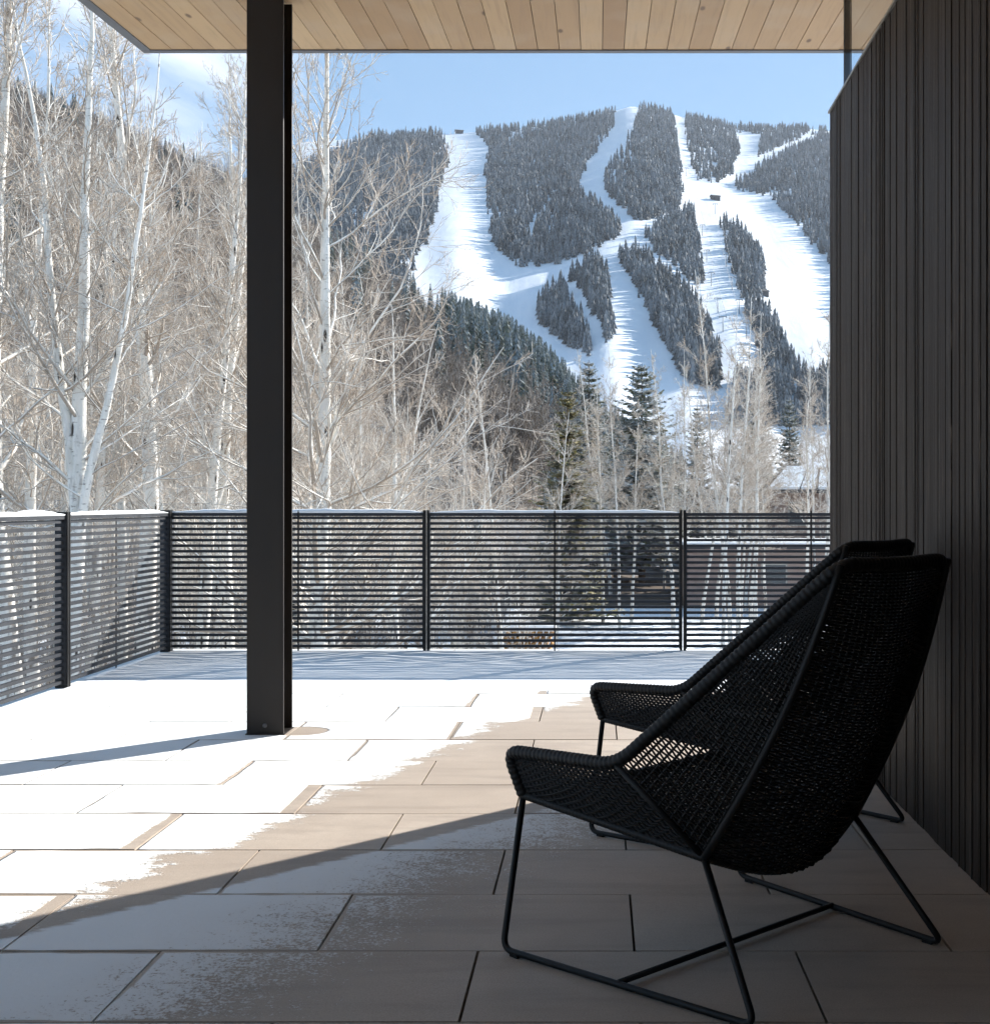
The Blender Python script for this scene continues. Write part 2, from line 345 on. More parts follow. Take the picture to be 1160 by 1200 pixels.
# ------------------------------------------------------------------ terrace floor
ROWS = [-3.0 + .485*i for i in range(12)] + [2.83, 3.279, 3.754, 4.238, 4.729, 5.211, 5.699, 6.207, 6.715, 7.2, 7.69, 8.18, 8.67, 9.16, 9.65, 10.05]
ROWS = sorted(r for r in ROWS)
def terrace():
    V, Q, rn, e1, e2 = [], [], [], [], []
    L, g = .8125, .0035
    k0 = ROWS.index(3.279)
    for i, (y0, y1) in enumerate(zip(ROWS, ROWS[1:])):
        ph = -1.53 if (i - k0) % 2 == 0 else -1.118
        x = ph - 8*L
        while x < 4.2:
            j = rng.normal(0, .006)
            x0, x1 = x + g, x + L - g
            a0, a1 = y0 + g, y1 - g
            if x1 > -3.4:
                x0 = max(x0, -3.4)
                r = rng.random(); o = len(V); zt = rng.uniform(-.0012, .0012)
                top = [(x0,a0,zt),(x1,a0,zt+rng.uniform(-.0006,.0006)),(x1,a1,zt),(x0,a1,zt)]
                V += top + [(px_, py_, -.045) for px_, py_, _ in top]; rn += [r]*8
                Q += [(o,o+1,o+2,o+3),(o,o+4,o+5,o+1),(o+1,o+5,o+6,o+2),(o+2,o+6,o+7,o+3),(o+3,o+7,o+4,o)]
                for f in Q[-5:]:
                    for v in f:
                        p_ = V[v]; e1.append((p_[0]-x0, p_[1]-a0)); e2.append((x1-p_[0], a1-p_[1]))
            x += L
    me = np_mesh('terrace', V, Q, attrs={'rnd': rn})
    for nm, e in (('edge_near', e1), ('edge_far', e2)):
        u = me.uv_layers.new(name=nm); u.data.foreach_set('uv', np.array(e, np.float32).ravel())
    o = link('terrace', me, 'paver'); tag(o, kind='structure')
    b = MB().box(-3.42, 4.3, -3.2, 10.06, -.45, -.047).build('terrace_slab', 'slab'); tag(b, kind='structure')
    # snow that has filled the joints away from the bare strip
    ys = np.arange(2.6, 8.2, .05); V = []
    for y in ys:
        xe = max(-1.55 + .34*(y-3.5), -.5 + .42*(y-6.6)) - 2.0 + .40*mnoise.noise((y*1.3, 2., 0)) + .10*mnoise.noise((y*6, 5., 0))
        xe = min(xe, 1.055*(y - 3.464) - 1.616 - .3 if y < 3.6 else 9.)
        V += [(-3.38, y, -.0034), (max(xe, -3.37), y, -.0034)]
    Q = [(2*i, 2*i+1, 2*i+3, 2*i+2) for i in range(len(ys)-1)]
    tag(link('joint_snow', np_mesh('joint_snow', V, Q), 'snow'), kind='structure')
    # drifted snow lying along the foot of the far rail
    nx, ny = 420, 90
    xs = np.linspace(-3.28, 4.0, nx); ys = np.linspace(7.72, 9.90, ny)
    V = []
    for yy in ys:
        for xx in xs:
            w = mnoise.noise((xx*.9, yy*1.6, 3.3)); w2 = mnoise.noise((xx*2.6, yy*7., 9.))
            rip = math.sin((yy*1.0 + .22*xx + .35*w)*2*math.pi/.27 + 1.8*w2)
            m = max(0., min(1., (yy-8.1)/.5))*max(0., min(1., (9.85-yy)/.12))
            patch = max(0., mnoise.noise((xx*.55+4.1, yy*1.1, 1.7))+.28)
            edge = min(1., (yy-7.72)/.16 + .35*mnoise.noise((xx*3, 4., yy*2)))
            h = -.004 + .010*edge + m*(.012*patch*rip*abs(rip) + .010*w + .0035*mnoise.noise((xx*6, yy*22, 2.)))
            V.append((xx, yy, h))
    i = np.arange(nx-1)[None, :] + nx*np.arange(ny-1)[:, None]
    Q = np.stack([i, i+1, i+nx+1, i+nx], -1).reshape(-1, 4)
    tag(link('snow_drift', np_mesh('snow_drift', V, Q, smooth=True), 'snow'), kind='structure')
terrace()

# ------------------------------------------------------------------ column
def column():
    x0, x1, y0, y1 = -1.737, -1.555, 6.34, 6.53
    t = thing('steel_column', 'dark brown steel H section column standing on the snowy terrace under the roof', 'column', ((x0+x1)/2, (y0+y1)/2, 0))
    cx, cy = (x0+x1)/2, (y0+y1)/2; top = 3.69
    a, d = (x1-x0)/2, (y1-y0)/2
    MB().box(-a, a, -d, -d+.014, 0, top).build('flange', 'steel', t, .0015)
    MB().box(-a, a, d-.014, d, 0, top).build('flange', 'steel', t, .0015)
    MB().box(-.006, .006, -d+.014, d-.014, 0, top).build('web', 'steel', t)
    MB().box(-a-.006, a+.006, -d-.006, d+.006, -.001, .004).build('base_plate', 'steel', t)
    b = MB(); b.tube([(0, -d-.006, .045), (0, -d+.001, .045)], .011, 10); b.build('bolt', 'fascia', t)
column()

# ------------------------------------------------------------------ roof
RY, RH, RS = 7.4, 3.755, .068
def roof_z(y): return RH - RS*(RY - y)
def roof():
    t = thing('roof', 'sloping flat roof with pale knotty board soffit and thin grey metal edge', 'roof', (0, RY, RH))
    xl, xr, yb = -2.62, 4.2, -3.2
    mb = MB(); w = .1235; x = xl + .055
    while x < xr - .05:
        xe = min(x + w, xr - .05); y = RY - .055; first = True
        while y > yb:
            ln = rng.uniform(1.2, 3.4); ye = max(y - ln, yb); r = rng.random()
            dz = rng.uniform(0, .0025); g = .0018
            pts = []
            for zz in (dz, .02):
                for (px_, py_) in ((x+g, ye+g), (xe-g, ye+g), (xe-g, y-g*.3), (x+g, y-g*.3)):
                    pts.append((px_, py_ - RY, roof_z(py_) - RH + zz))
            mb.hexa(pts, r); y = ye; first = False
        x = xe
    mb.build('soffit', 'soffit_wood', t)
    fz = -.006
    def strip(x0, x1, y0, y1, z0, z1):
        pts = [(px_, py_ - RY, roof_z(py_) - RH + zz) for zz in (z0, z1) for px_, py_ in ((x0,y0),(x1,y0),(x1,y1),(x0,y1))]
        return pts
    MB().hexa(strip(xl, xr, RY-.055, RY, fz, .26)).hexa(strip(xl, xl+.055, yb, RY-.0555, fz, .26)).build('fascia', 'fascia', t, .003)
    MB().hexa(strip(xl+.056, xr, yb, RY-.056, .024, .25)).build('roof_slab', 'slab', t)
    MB().hexa(strip(xl+.01, xr, yb, RY-.01, .262, .38)).build('snow_cover', 'snow', t, .03)
roof()

# ------------------------------------------------------------------ dark timber wall with clerestory glass
def timber_wall():
    top = 3.084
    t = thing('timber_wall', 'dark charred wall of vertical boards behind the wicker chairs', 'wall', (WALL_X, WALL_END, 0))
    mb = MB(); y = 0.
    ends = [6.32, 6.19, 6.05, 5.886, 5.67, 5.508, 5.353, 5.2, 5.1, 4.92, 4.76, 4.63, 4.5, 4.348, 4.2, 4.05, 3.911, 3.765]
    while ends[-1] > -2.9: ends.append(ends[-1] - rng.uniform(.10, .17))
    ends = sorted(ends + [a*.5 + b*.5 + rng.uniform(-.02, .02) for a, b in zip(ends, ends[1:])], reverse=True)
    for a, b in zip(ends, ends[1:]):
        d = rng.choice([0., .0015, .003, .005]); r = rng.random(); g = .003
        mb.box(d, .05, b - WALL_END + g, a - WALL_END - g, -.0, top-.012, r)
        if rng.random() < .2:          # proud narrow lip along the board
            mb.box(d-.003, d-.0005, a - WALL_END - .014, a - WALL_END - g-.001, 0, top-.012, r)
    mb.build('cladding', 'dark_wood', t, .0012)
    MB().box(.051, .30, -9.2, -.004, 0, top-.014).build('wall_core', 'slab', t)
    MB().box(-.004, .305, -9.2, .004, top-.0115, top).build('coping', 'cap_metal', t)
    w = thing('clerestory_window', 'frameless clerestory glass standing on top of the dark timber wall', 'window', (WALL_X+.06, WALL_END, top))
    def pane(y0, y1):
        x0 = WALL_X + .06
        return [(xx, yy - WALL_END, zz) for top_ in (0, 1) for xx, yy, zz in ((0,y0,0),(.012,y0,0),(.012,y1,0),(0,y1,0)) for zz in ([.001 if not top_ else roof_z(yy) - top - .008])]
    MB().hexa(pane(-2.8, WALL_END-.06)).build('pane', 'glass', w)
    MB().box(.0, .034, -.10, -.07, .0005, roof_z(WALL_END)-top-.012).build('mullion', 'black_tube', w)
timber_wall()
tag(MB().box(-3.42, WALL_X-.002, -3.15, -2.95, 0, 3.02).build('added_bounce_wall', 'soffit_wood'), kind='structure')  # unseen wall added behind the camera to bounce warm light onto the terrace

# ------------------------------------------------------------------ rails
def railing(name, label, origin, direction, length, posts, bars, snow_spans, top_snow):
    # local x runs along the rail, local y points outward
    t = thing(name, label, 'railing', origin, direction)
    pitch = .0432; sh, sd = .0210, .022
    spans = list(zip(posts, posts[1:]))
    for a, b in spans:
        mb = MB(); z = .028
        while z < FENCE_H - .03:
            mb.box(a+.03, b-.03, -sd/2, sd/2, z, z+sh); z += pitch
        mb.box(a+.03, b-.03, -.026, .026, FENCE_H-.024, FENCE_H)
        mb.box(a+.0235, a+.0295, -.034, .034, .02, FENCE_H); mb.box(b-.0295, b-.0235, -.034, .034, .02, FENCE_H)
        mb.build('slat_panel', 'rail_metal', t)
    for p in posts:
        mb = MB()
        for s in (-.0145, .0145): mb.box(p+s-.0085, p+s+.0085, -.04, .04, 0, FENCE_H+.022)
        mb.build('post', 'black_tube', t)
    for p in bars:
        MB().box(p-.006, p+.006, -.030, -.0245, .0, FENCE_H+.018).build('stiffener', 'black_tube', t)
    for a, b, th in snow_spans:
        nseg = max(8, int((b-a)/.04)); prof = [(-.026, 0), (-.031, .4), (-.018, .85), (0, 1.), (.018, .85), (.031, .4), (.026, 0)]
        V = []
        for i in range(nseg+1):
            xx = a + .03 + (b-a-.06)*i/nseg
            e = min(1., .35 + 5*min(i, nseg-i)/nseg)
            h = th*e*(1 + .35*mnoise.noise((xx*3.1, a*7, 2.)) + .35*mnoise.noise((xx*11., a*3, 5.)))
            V += [(xx, yy, FENCE_H + .0005 + h*zz) for yy, zz in prof]
        k = len(prof); fs = [(i*k+j, i*k+j+1, (i+1)*k+j+1, (i+1)*k+j) for i in range(nseg) for j in range(k-1)]
        fs += [tuple(range(k))[::-1], tuple(range(nseg*k, nseg*k+k))]
        m_ = MB(); m_.add(V, fs, 0, True); m_.build('snow_cap', 'snow', t)
    return t
bp = [0, 1.998, 3.981, 5.964, 7.4]
railing('terrace_railing', 'far dark louvre railing across the terrace, facing the ski mountain', (FENCE_X, FENCE_Y, 0), 0., 7.4,
        bp, [1.01, 2.99, 4.97, 6.7], [(0, 1.998, .028), (1.998, 3.981, .022)], True)
lp = [.06, 1.964, 3.93, 5.9, 7.87]
railing('terrace_railing', 'left dark louvre railing with a thick line of snow along its top', (FENCE_X-.0, FENCE_Y, 0), R(-90), 7.9,
        lp, [1.01, 2.95, 4.9, 6.9], [(.06, 1.964, .024), (1.964, 3.93, .032), (3.93, 5.9, .03), (5.9, 7.87, .03)], True)

# ------------------------------------------------------------------ wicker chairs
def chair():
    V3 = lambda r, f, h: np.array([r, f, h], float)
    A = lambda s: V3(s*.42, .415, .505); B = lambda s: V3(s*.39, .385, .390)
    Cc = lambda s: V3(s*.415, .015, .525); D = lambda s: V3(s*.298, -.158, .318); E = lambda s: V3(s*.215, -.485, 1.012)
    t = thing('wicker_armchair', 'nearer black wicker high back armchair on wire sled legs', 'armchair')
    lerp = lambda a, b, x: a + (b-a)*x
    def lowcurve(u):                     # rear bottom edge sags between the two corners
        p = lerp(D(-1), D(1), u); s = math.sin(math.pi*u)
        return p + V3(0, -.035*s, -.075*s)
    def S_back(u, v):
        p0 = lowcurve(u); p1 = lerp(E(-1), E(1), u); p = lerp(p0, p1, v)
        b = math.sin(math.pi*u)*math.sin(math.pi*min(1, v*.85+.08))
        return p + V3(0, -.055*b, -.02*b) + V3(0, -.03*math.sin(math.pi*v), 0)
    def S_seat(u, v):
        p0 = lerp(B(-1), B(1), u) + V3(0, .012*math.sin(math.pi*u), -.012*math.sin(math.pi*u))
        p = lerp(p0, lowcurve(u), v); return p + V3(0, 0, -.03*math.sin(math.pi*u)*math.sin(math.pi*v))
    def S_side(s):
        def f(u, v):
            return lerp(lerp(B(s), D(s), u), lerp(A(s), Cc(s), u), v) + V3(s*.012*math.sin(math.pi*u)*math.sin(math.pi*v), 0, 0)
        return f
    def S_wing(s):
        def f(u, v):
            rim = lerp(Cc(s), E(s), v); seam = lerp(D(s), E(s), v) + V3(0, -.03*math.sin(math.pi*v), 0)
            return lerp(rim, seam, u) + V3(s*.014*math.sin(math.pi*u)*math.sin(math.pi*v), 0, 0)
        return f
    def weave(name, S, nr, nw, v1=1., wr=.0027):
        us = np.linspace(.5/nr, 1-.5/nr, nr)
        ribs = np.array([[S(u, v1*v) for v in np.linspace(0, 1, 26)] for u in us])
        Va, Qa = tubes(ribs, np.full(ribs.shape[:2], .0034), 5)
        vs = np.linspace(.004, v1-.004, nw); uu = np.concatenate(([0.], us, [1.]))
        Pw = np.array([[S(u, v) for u in uu] for v in vs])
        du = np.gradient(Pw, axis=1); dv = np.gradient(Pw, axis=0); n = nrm(np.cross(du, dv))
        par = ((np.arange(nw)[:, None] + np.arange(nr+2)[None, :]) % 2)*2 - 1.
        Pw = Pw + n*(par*.0036)[..., None]
        Vb, Qb = tubes(Pw, np.full(Pw.shape[:2], wr), 4)
        me = np_mesh(name, np.concatenate((Va, Vb)), np.concatenate((Qa, Qb + len(Va))), smooth=True)
        return link(name, me, 'wicker', t)
    weave('back_panel', S_back, 28, 104, 1., .0030)
    weave('seat', S_seat, 32, 78)
    for s in (-1, 1):
        weave('side_panel', S_side(s), 26, 21, 1., .0032)
        weave('wing_panel', S_wing(s), 14, 80, .985, .0026)
    # wrapped rim
    def wrap(path, r, amp, pitch=.011):
        pts = [Vector(p) for p in path]; L = [0.]
        for a, b in zip(pts, pts[1:]): L.append(L[-1] + (b-a).length)
        n = int(L[-1]/.0035); out, rad, j = [], [], 0
        for i in range(n+1):
            d = L[-1]*i/n
            while j < len(L)-2 and L[j+1] < d: j += 1
            out.append(tuple(pts[j].lerp(pts[j+1], (d-L[j])/max(1e-6, L[j+1]-L[j]))))
            rad.append(r*(1 - amp + amp*abs(math.sin(math.pi*d/pitch))))
        return out, rad
    mb = MB()
    topdip = [tuple(lerp(E(-1), E(1), u) + V3(0, -.008*math.sin(math.pi*u), -.004*math.sin(math.pi*u))) for u in np.linspace(0, 1, 9)]
    path = fillet([B(-1), A(-1), Cc(-1)], .05) [:-1] + fillet([A(-1)*.3+Cc(-1)*.7, Cc(-1), lerp(Cc(-1), E(-1), .5)], .06)[1:-1] + [tuple(lerp(Cc(-1), E(-1), .5))]
    path += fillet([lerp(Cc(-1), E(-1), .6), E(-1), topdip[4]], .05)[1:-1]
    mir = [(-p[0], p[1], p[2]) for p in path[::-1]]
    p_, r_ = wrap(path + topdip[3:6] + mir, .0175, .16, .015); mb.tube(p_, r_, 10)
    p_, r_ = wrap([tuple(lerp(B(-1), B(1), u) + V3(0, .012*math.sin(math.pi*u), -.012*math.sin(math.pi*u))) for u in np.linspace(0, 1, 9)], .016, .16, .015); mb.tube(p_, r_, 10)
    for s in (-1, 1):
        p_, r_ = wrap([B(s), D(s)], .013, .14); mb.tube(p_, r_, 8)
    p_, r_ = wrap([tuple(lowcurve(u)) for u in np.linspace(0, 1, 15)], .011, .14); mb.tube(p_, r_, 8)
    mb.build('rim', 'wicker', t)
    fr = MB()
    for s in (-1, 1):
        fr.tube([tuple(lerp(D(s), E(s), v) + V3(s*.004, -.034*math.sin(math.pi*v)-.004, 0)) for v in np.linspace(0, 1, 14)], .0095, 8)
        fr.tube([tuple(Cc(s)), tuple(D(s))], .0085, 8)
    fr.build('frame', 'wicker', t)
    hz = .010
    for s in (-1, 1):
        LF, LR = V3(s*.467, .375, hz), V3(s*.379, -.378, hz)
        m_ = MB(); m_.tube(fillet([B(s), LF, LR, D(s)], .035, 7), .0085, 10)
        leg = m_.build('sled_leg', 'black_tube', t)
        for p in (lerp(LF, LR, .06), lerp(LF, LR, .94)):
            MB().box(p[0]-.010, p[0]+.010, p[1]-.014, p[1]+.014, 0.0, .008).build('foot_cap', 'black_tube', leg)
    m_ = MB(); m_.tube([(-.423, 0, hz+.004), (.423, 0, hz+.004)], .0075, 10); m_.build('cross_bar', 'black_tube', t)
    return t
c1 = chair(); c1.location = (.356, 3.316, .001); c1.rotation_euler = (0, 0, math.atan2(.724, -.69) - math.pi/2)
c2 = copy_tree(c1); c2.location = (.566, 4.535, .001); c2.rotation_euler = (0, 0, c1.rotation_euler.z + R(5))
c1['group'] = c2['group'] = 'wicker armchairs along the dark wall'
c2['label'] = 'farther black wicker high back armchair, mostly hidden behind the nearer one'

# ------------------------------------------------------------------ terrain
def interp(x, xs, ys): return np.interp(x, xs, ys)
HX = [-900, -300, 0, 130, 287, 430, 500, 560, 640, 720, 800, 900, 1100, 1500]
HYr = [-260, -40, 100, 152, 222, 322, 375, 400, 445, 512, 572, 588, 592, 592]
HZ = [760, 700, 640, 600, 540, 450, 400, 370, 335, 300, 260, 220, 200, 200]
HB = 58.
def hill_params(px):
    tr = (VY - interp(px, HX, HYr))/F; zr = interp(px, HX, HZ)
    k = (tr*zr + EYE - GROUND)/(zr - HB); return tr, zr, k
def hill_h(x, z):
    px = VX + x/np.maximum(z, 1.)*F
    tr, zr, k = hill_params(px)
    h = np.where(z < HB, GROUND, GROUND + k*(np.minimum(z, zr) - HB) - np.maximum(0, z - zr)*.35)
    return h
def grid_mesh(name, P, material, smooth=True):
    ny, nx, _ = P.shape
    i = np.arange(nx-1)[None, :] + nx*np.arange(ny-1)[:, None]
    Q = np.stack([i, i+1, i+nx+1, i+nx], -1).reshape(-1, 4)
    return link(name, np_mesh(name, P.reshape(-1, 3), Q, smooth=smooth), material)
def terrain():
    # near snowy ground: one sheet out to the horizon
    g = np.concatenate(([-9000, -3000, -1000, -400], np.linspace(-160, 160, 120), [400, 1000, 3000, 9000]))
    P = np.array([[(x, y, GROUND - .06 + (.16*mnoise.noise((x*.08, y*.08, 1)) + .05*mnoise.noise((x*.4, y*.4, 5)) if abs(x) < 150 and abs(y) < 150 else -.0)) for x in g] for y in g])
    tag(grid_mesh('snowy_ground', P, 'terrain_snow'), kind='structure')
    # wooded hillside dropping from the left
    pxs = np.linspace(-900, 1500, 170); ss = np.concatenate((np.linspace(0, 1, 110), [1.06, 1.15, 1.3]))
    X_ = []
    for s in ss:
        tr, zr, k = hill_params(pxs); z = HB + (zr - HB)*s
        x = (pxs - VX)/F*z; h = hill_h(x, z)
        rough = np.array([1.2*mnoise.noise((a*.03, b*.03, 0)) + .4*mnoise.noise((a*.15, b*.15, 2)) for a, b in zip(x, z)])
        X_.append(np.stack([x, z, h + rough*np.clip((z-HB)/60, 0, 1) - .02], -1))
    tag(grid_mesh('wooded_hillside', np.array(X_), 'hill_floor'), kind='structure')
terrain()

# ski mountain: constant mean slope with shallow gullies
MX = [-1200, 150, 290, 345, 430, 520, 600, 690, 740, 775, 860, 950, 1010, 1300, 1900]
MYr = [290, 270, 215, 168, 161, 157, 152, 139, 124, 131, 150, 151, 158, 190, 260]
MZ0, MZ1 = 720., 3000.
def mountain_pt(px, s):
    ysk = interp(px, MX, MYr); tr = (VY - ysk)/F
    k = (tr*MZ1 + 5.)/(MZ1 - MZ0)
    tan = -5./MZ0 + (tr + 5./MZ0)*s
    z = (k*MZ0 + 5.)/(k - tan)
    q = (px - 600.)/100.
    rel = (26*np.sin(q*1.9 + .7 + 1.1*s) + 17*np.sin(q*3.7 + 2.1 - 2*s) + 9*np.sin(q*7.9 + 5*s))*np.clip(s*2.2, 0, 1)*np.clip((1.02-s)*4, .15, 1)
    rel = rel + 8*np.sin(s*15 + q*1.2)*np.clip(s*2, 0, 1)*np.clip((1.02-s)*4, .1, 1)
    z = (z + rel)*(1 + (np.clip(px, -300, 1500) - 650)*.00036)      # the face is turned a little toward the sun
    return np.stack([(px - VX)/F*z, z, EYE + tan*z], -1)
def mountain():
    pxs = np.linspace(-900, 1700, 420); ss = np.linspace(0, 1, 190)
    P = np.array([mountain_pt(pxs, np.full_like(pxs, s)) for s in ss])
    back = P[-1:].copy(); back[..., 1] += 900; back[..., 0] *= 1.25; back[..., 2] -= 180
    tag(grid_mesh('ski_mountain', np.concatenate((P, back)), 'piste_snow'), kind='structure')
mountain()
def mount_xy(px, py):
    ysk = interp(px, MX, MYr); tr = (VY - ysk)/F
    s = ((VY - py)/F + 5./MZ0)/(tr + 5./MZ0)
    return mountain_pt(np.asarray(px, float), s), s

STANDS = [
 [(-900,200),(-300,185),(250,190),(340,205),(345,196),(420,165),(432,160),(440,152),(515,150),(523,172),(523,190),(515,215),(510,245),(500,275),(485,300),(470,345),(345,420),(-900,420)],
 [(548,140),(600,138),(690,118),(721,112),(720,140),(700,170),(680,200),(678,218),(690,232),(715,250),(728,264),(720,274),(690,290),(640,306),(610,306),(580,286),(572,243),(570,200),(575,170)],
 [(752,112),(783,115),(793,160),(798,215),(797,237),(770,252),(745,254),(725,237),(709,217),(712,192),(735,168),(745,142)],
 [(802,122),(830,128),(858,140),(866,177),(858,187),(858,200),(840,209),(822,209),(812,192),(805,162)],
 [(858,132),(885,130),(965,132),(970,152),(930,162),(905,172),(890,180),(888,167),(895,154),(862,150)],
 [(862,217),(890,192),(930,172),(968,156),(1010,149),(1500,170),(1500,420),(1010,350),(968,298),(950,278),(925,248),(900,225)],
 [(758,272),(790,249),(812,242),(818,272),(823,328),(812,325),(790,303),(765,288)],
 [(846,256),(868,267),(890,289),(895,313),(893,343),(870,345),(860,318),(850,283)],
 [(724,292),(742,286),(765,304),(790,324),(815,349),(830,382),(843,412),(842,446),(815,446),(795,422),(775,388),(755,348),(738,318)],
 [(630,355),(655,328),(666,346),(682,374),(694,406),(680,404),(650,388),(632,372)],
 [(668,322),(690,304),(708,294),(712,325),(715,355),(717,391),(711,395),(702,370),(688,343)],
 [(872,356),(890,356),(912,376),(920,400),(935,425),(945,450),(1010,470),(1010,500),(900,480),(893,408),(885,384)],
 [(860,440),(990,440),(990,520),(850,500)],
]
GAPS = [[(648,218),(656,222),(622,275),(612,272)], [(560,148),(575,150),(570,158)], [(955,145),(968,147),(930,168),(915,172)]]
def in_poly(px, py, poly):
    c = np.zeros(len(px), bool); j = len(poly) - 1
    for i in range(len(poly)):
        xi, yi = poly[i]; xj, yj = poly[j]
        if yi != yj:
            c ^= ((yi > py) != (yj > py)) & (px < (xj-xi)*(py-yi)/(yj-yi) + xi)
        j = i
    return c
def spire(rng_, tiers, sides, jag):       # low conifer of unit height: drooping ragged tiers
    V, T, thin = [], [], []
    for i in range(tiers):
        z0 = .06 + .86*i/tiers; z1 = min(1., z0 + 1.55/tiers); r = .17*(1 - z0)**.85 + .012
        o = len(V); V.append((0, 0, z1)); thin.append(1.)
        for j in range(sides*2):
            a = math.pi*j/sides + i*.7; rr = r*(rng_.uniform(.75, 1.25) if j % 2 == 0 else jag)
            V.append((rr*math.cos(a), rr*math.sin(a), z0 - (.02 if j % 2 == 0 else -.035) + rng_.uniform(-.012, .012))); thin.append(0. if j % 2 else .55)
        for j in range(sides*2): T.append((o, o+1+j, o+1+(j+1) % (sides*2)))
    return np.array(V), np.array(T), np.array(thin)
def replicate(name, protos, pos, hgt, wid, material, rot, rnd):
    Vs, Ts, rn, th = [], [], [], []; off = 0
    which = rng.integers(0, len(protos), len(pos))
    for k, (V, T, tn) in enumerate(protos):
        m = which == k; n = m.sum()
        if not n: continue
        ca, sa = np.cos(rot[m])[:, None], np.sin(rot[m])[:, None]; H = hgt[m][:, None]; Wd = wid[m][:, None]
        x = (V[:, 0]*ca - V[:, 1]*sa)*H*Wd + pos[m][:, 0:1]; y = (V[:, 0]*sa + V[:, 1]*ca)*H*Wd + pos[m][:, 1:2]; z = V[:, 2]*H + pos[m][:, 2:3]
        Vs.append(np.stack([x, y, z], -1).reshape(-1, 3)); Ts.append((T[None] + (np.arange(n)*len(V))[:, None, None]).reshape(-1, 3) + off)
        rn.append(np.repeat(rnd[m], len(V))); th.append(np.tile(tn, n)); off += n*len(V)
    return link(name, np_mesh(name, np.concatenate(Vs), None, np.concatenate(Ts), attrs={'rnd': np.concatenate(rn), 'thin': np.concatenate(th)}), material)
def mountain_forest():
    N = 330000
    px = rng.uniform(-250, 1130, N); py = rng.uniform(110, 500, N)
    keep = np.zeros(N, bool)
    P, s = mount_xy(px, py); hp = 20./P[:, 1]*F
    jx = px + rng.normal(0, 1.5, N); jy = py - .30*hp + rng.normal(0, 1.5, N)
    for st in STANDS: keep |= in_poly(jx, jy, st)
    for g_ in GAPS: keep &= ~in_poly(jx, jy, g_)
    ysk = interp(px, MX, MYr); keep &= py > ysk - 1
    # thin out by apparent size so that the wood has an even density
    P, s = mount_xy(px, py)
    size = 22./P[:, 1]*F
    vis = (px > 330) & (px < 985)
    dens = np.where(vis, 1.0, .35)*np.clip(.85*(10/size)**1.45, 0, 1)*.92
    # open glades, thinner to the left and right faces
    gl = np.array([mnoise.noise((a*.02, b*.028, 7.)) for a, b in zip(px, py)])
    dens *= np.where(gl > .30, .38, 1.)
    keep &= rng.random(N) < dens
    px, py, P = px[keep], py[keep], P[keep]
    n = len(px); print('mountain trees', n)
    rr = np.random.default_rng(3); protos = [spire(rr, 5, 4, .62) for _ in range(5)]
    h = 8 + 18*rng.beta(2.0, 2.2, n)
    P = P.copy(); P[:, 2] -= .8
    o = replicate('mountain_forest', protos, P, h, rng.uniform(.8, 1.25, n), 'forest_needles', rng.uniform(0, 6.28, n), rng.random(n))
    tag(o, 'dark conifer forest standing in strips between the white ski runs', 'forest', kind='stuff')
mountain_forest()

# lift towers and huts on the pistes
def lift_tower(px, py, label):
    p, _ = mount_xy(np.array([px]), np.array([py])); p = p[0]
    t = thing('lift_tower', label, 'lift tower', tuple(p), 0, 'chairlift towers on the ski runs'); t.scale = (.8, .8, .85)
    b = MB(); b.tube([(0,0,-1),(0,0,17)], [.55,.4], 8); b.build('pole', 'lift_steel', t)
    b = MB(); b.box(-4.2, 4.2, -.35, .35, 16.2, 17.); b.box(-4.6,-3.4,-1.6,1.6,15.5,16.1); b.box(3.4,4.6,-1.6,1.6,15.5,16.1); b.build('cross_arm', 'lift_steel', t)
LW = [(804,206,'topmost'),(823,276,'second'),(828,307,'third'),(833.5,335,'fourth'),(841,366,'fifth'),(847,389,'lowest')]
RW = [(838,250,'topmost'),(851,312,'second'),(857.6,340,'third'),(866,368,'fourth'),(874.6,396,'lowest')]
for a, b, w in LW: lift_tower(a, b, f'{w} T shaped tower of the left chairlift line on the snow')
for a, b, w in RW: lift_tower(a, b, f'{w} T shaped tower of the right chairlift line on the snow')
def hut(px, py, label, w, d, h):
    p, _ = mount_xy(np.array([px]), np.array([py])); p = p[0]
    t = thing('lift_hut', label, 'hut', tuple(p), .3)
    MB().box(-w/2, w/2, -d/2, d/2, -3, h).build('wall', 'roof_dark', t)
    m_ = MB(); m_.hexa([(-w*.6,-d*.65,h),(w*.6,-d*.65,h),(w*.6,d*.65,h),(-w*.6,d*.65,h),(-w*.6,-.3,h+w*.22),(w*.6,-.3,h+w*.22),(w*.6,.3,h+w*.22),(-w*.6,.3,h+w*.22)]); m_.build('roof', 'roof_dark', t)
def lift_cable(pts, label):
    P = []
    for px_, py_ in pts:
        p, _ = mount_xy(np.array([px_]), np.array([py_])); P.append(p[0] + np.array([0, 0, 14.6]))
    mb = MB()
    for sx in (-3.2, 3.2): mb.tube([tuple(p + np.array([sx, 0, 0])) for p in P], .13, 4)
    tag(mb.build('lift_cable', 'lift_steel'), label, 'cable', 'chairlift cables')
lift_cable([(a, b) for a, b, _ in LW], 'pair of cables strung along the left line of lift towers')
lift_cable([(a, b) for a, b, _ in RW], 'pair of cables strung along the right line of lift towers')
hut(538, 156, 'low dark hut at the top of the left ski run', 16, 12, 5)
hut(838, 234, 'dark lift station where several ski runs meet', 13, 9, 5)
hut(893, 345, 'small dark hut at the foot of a tree strip', 12, 8, 3)

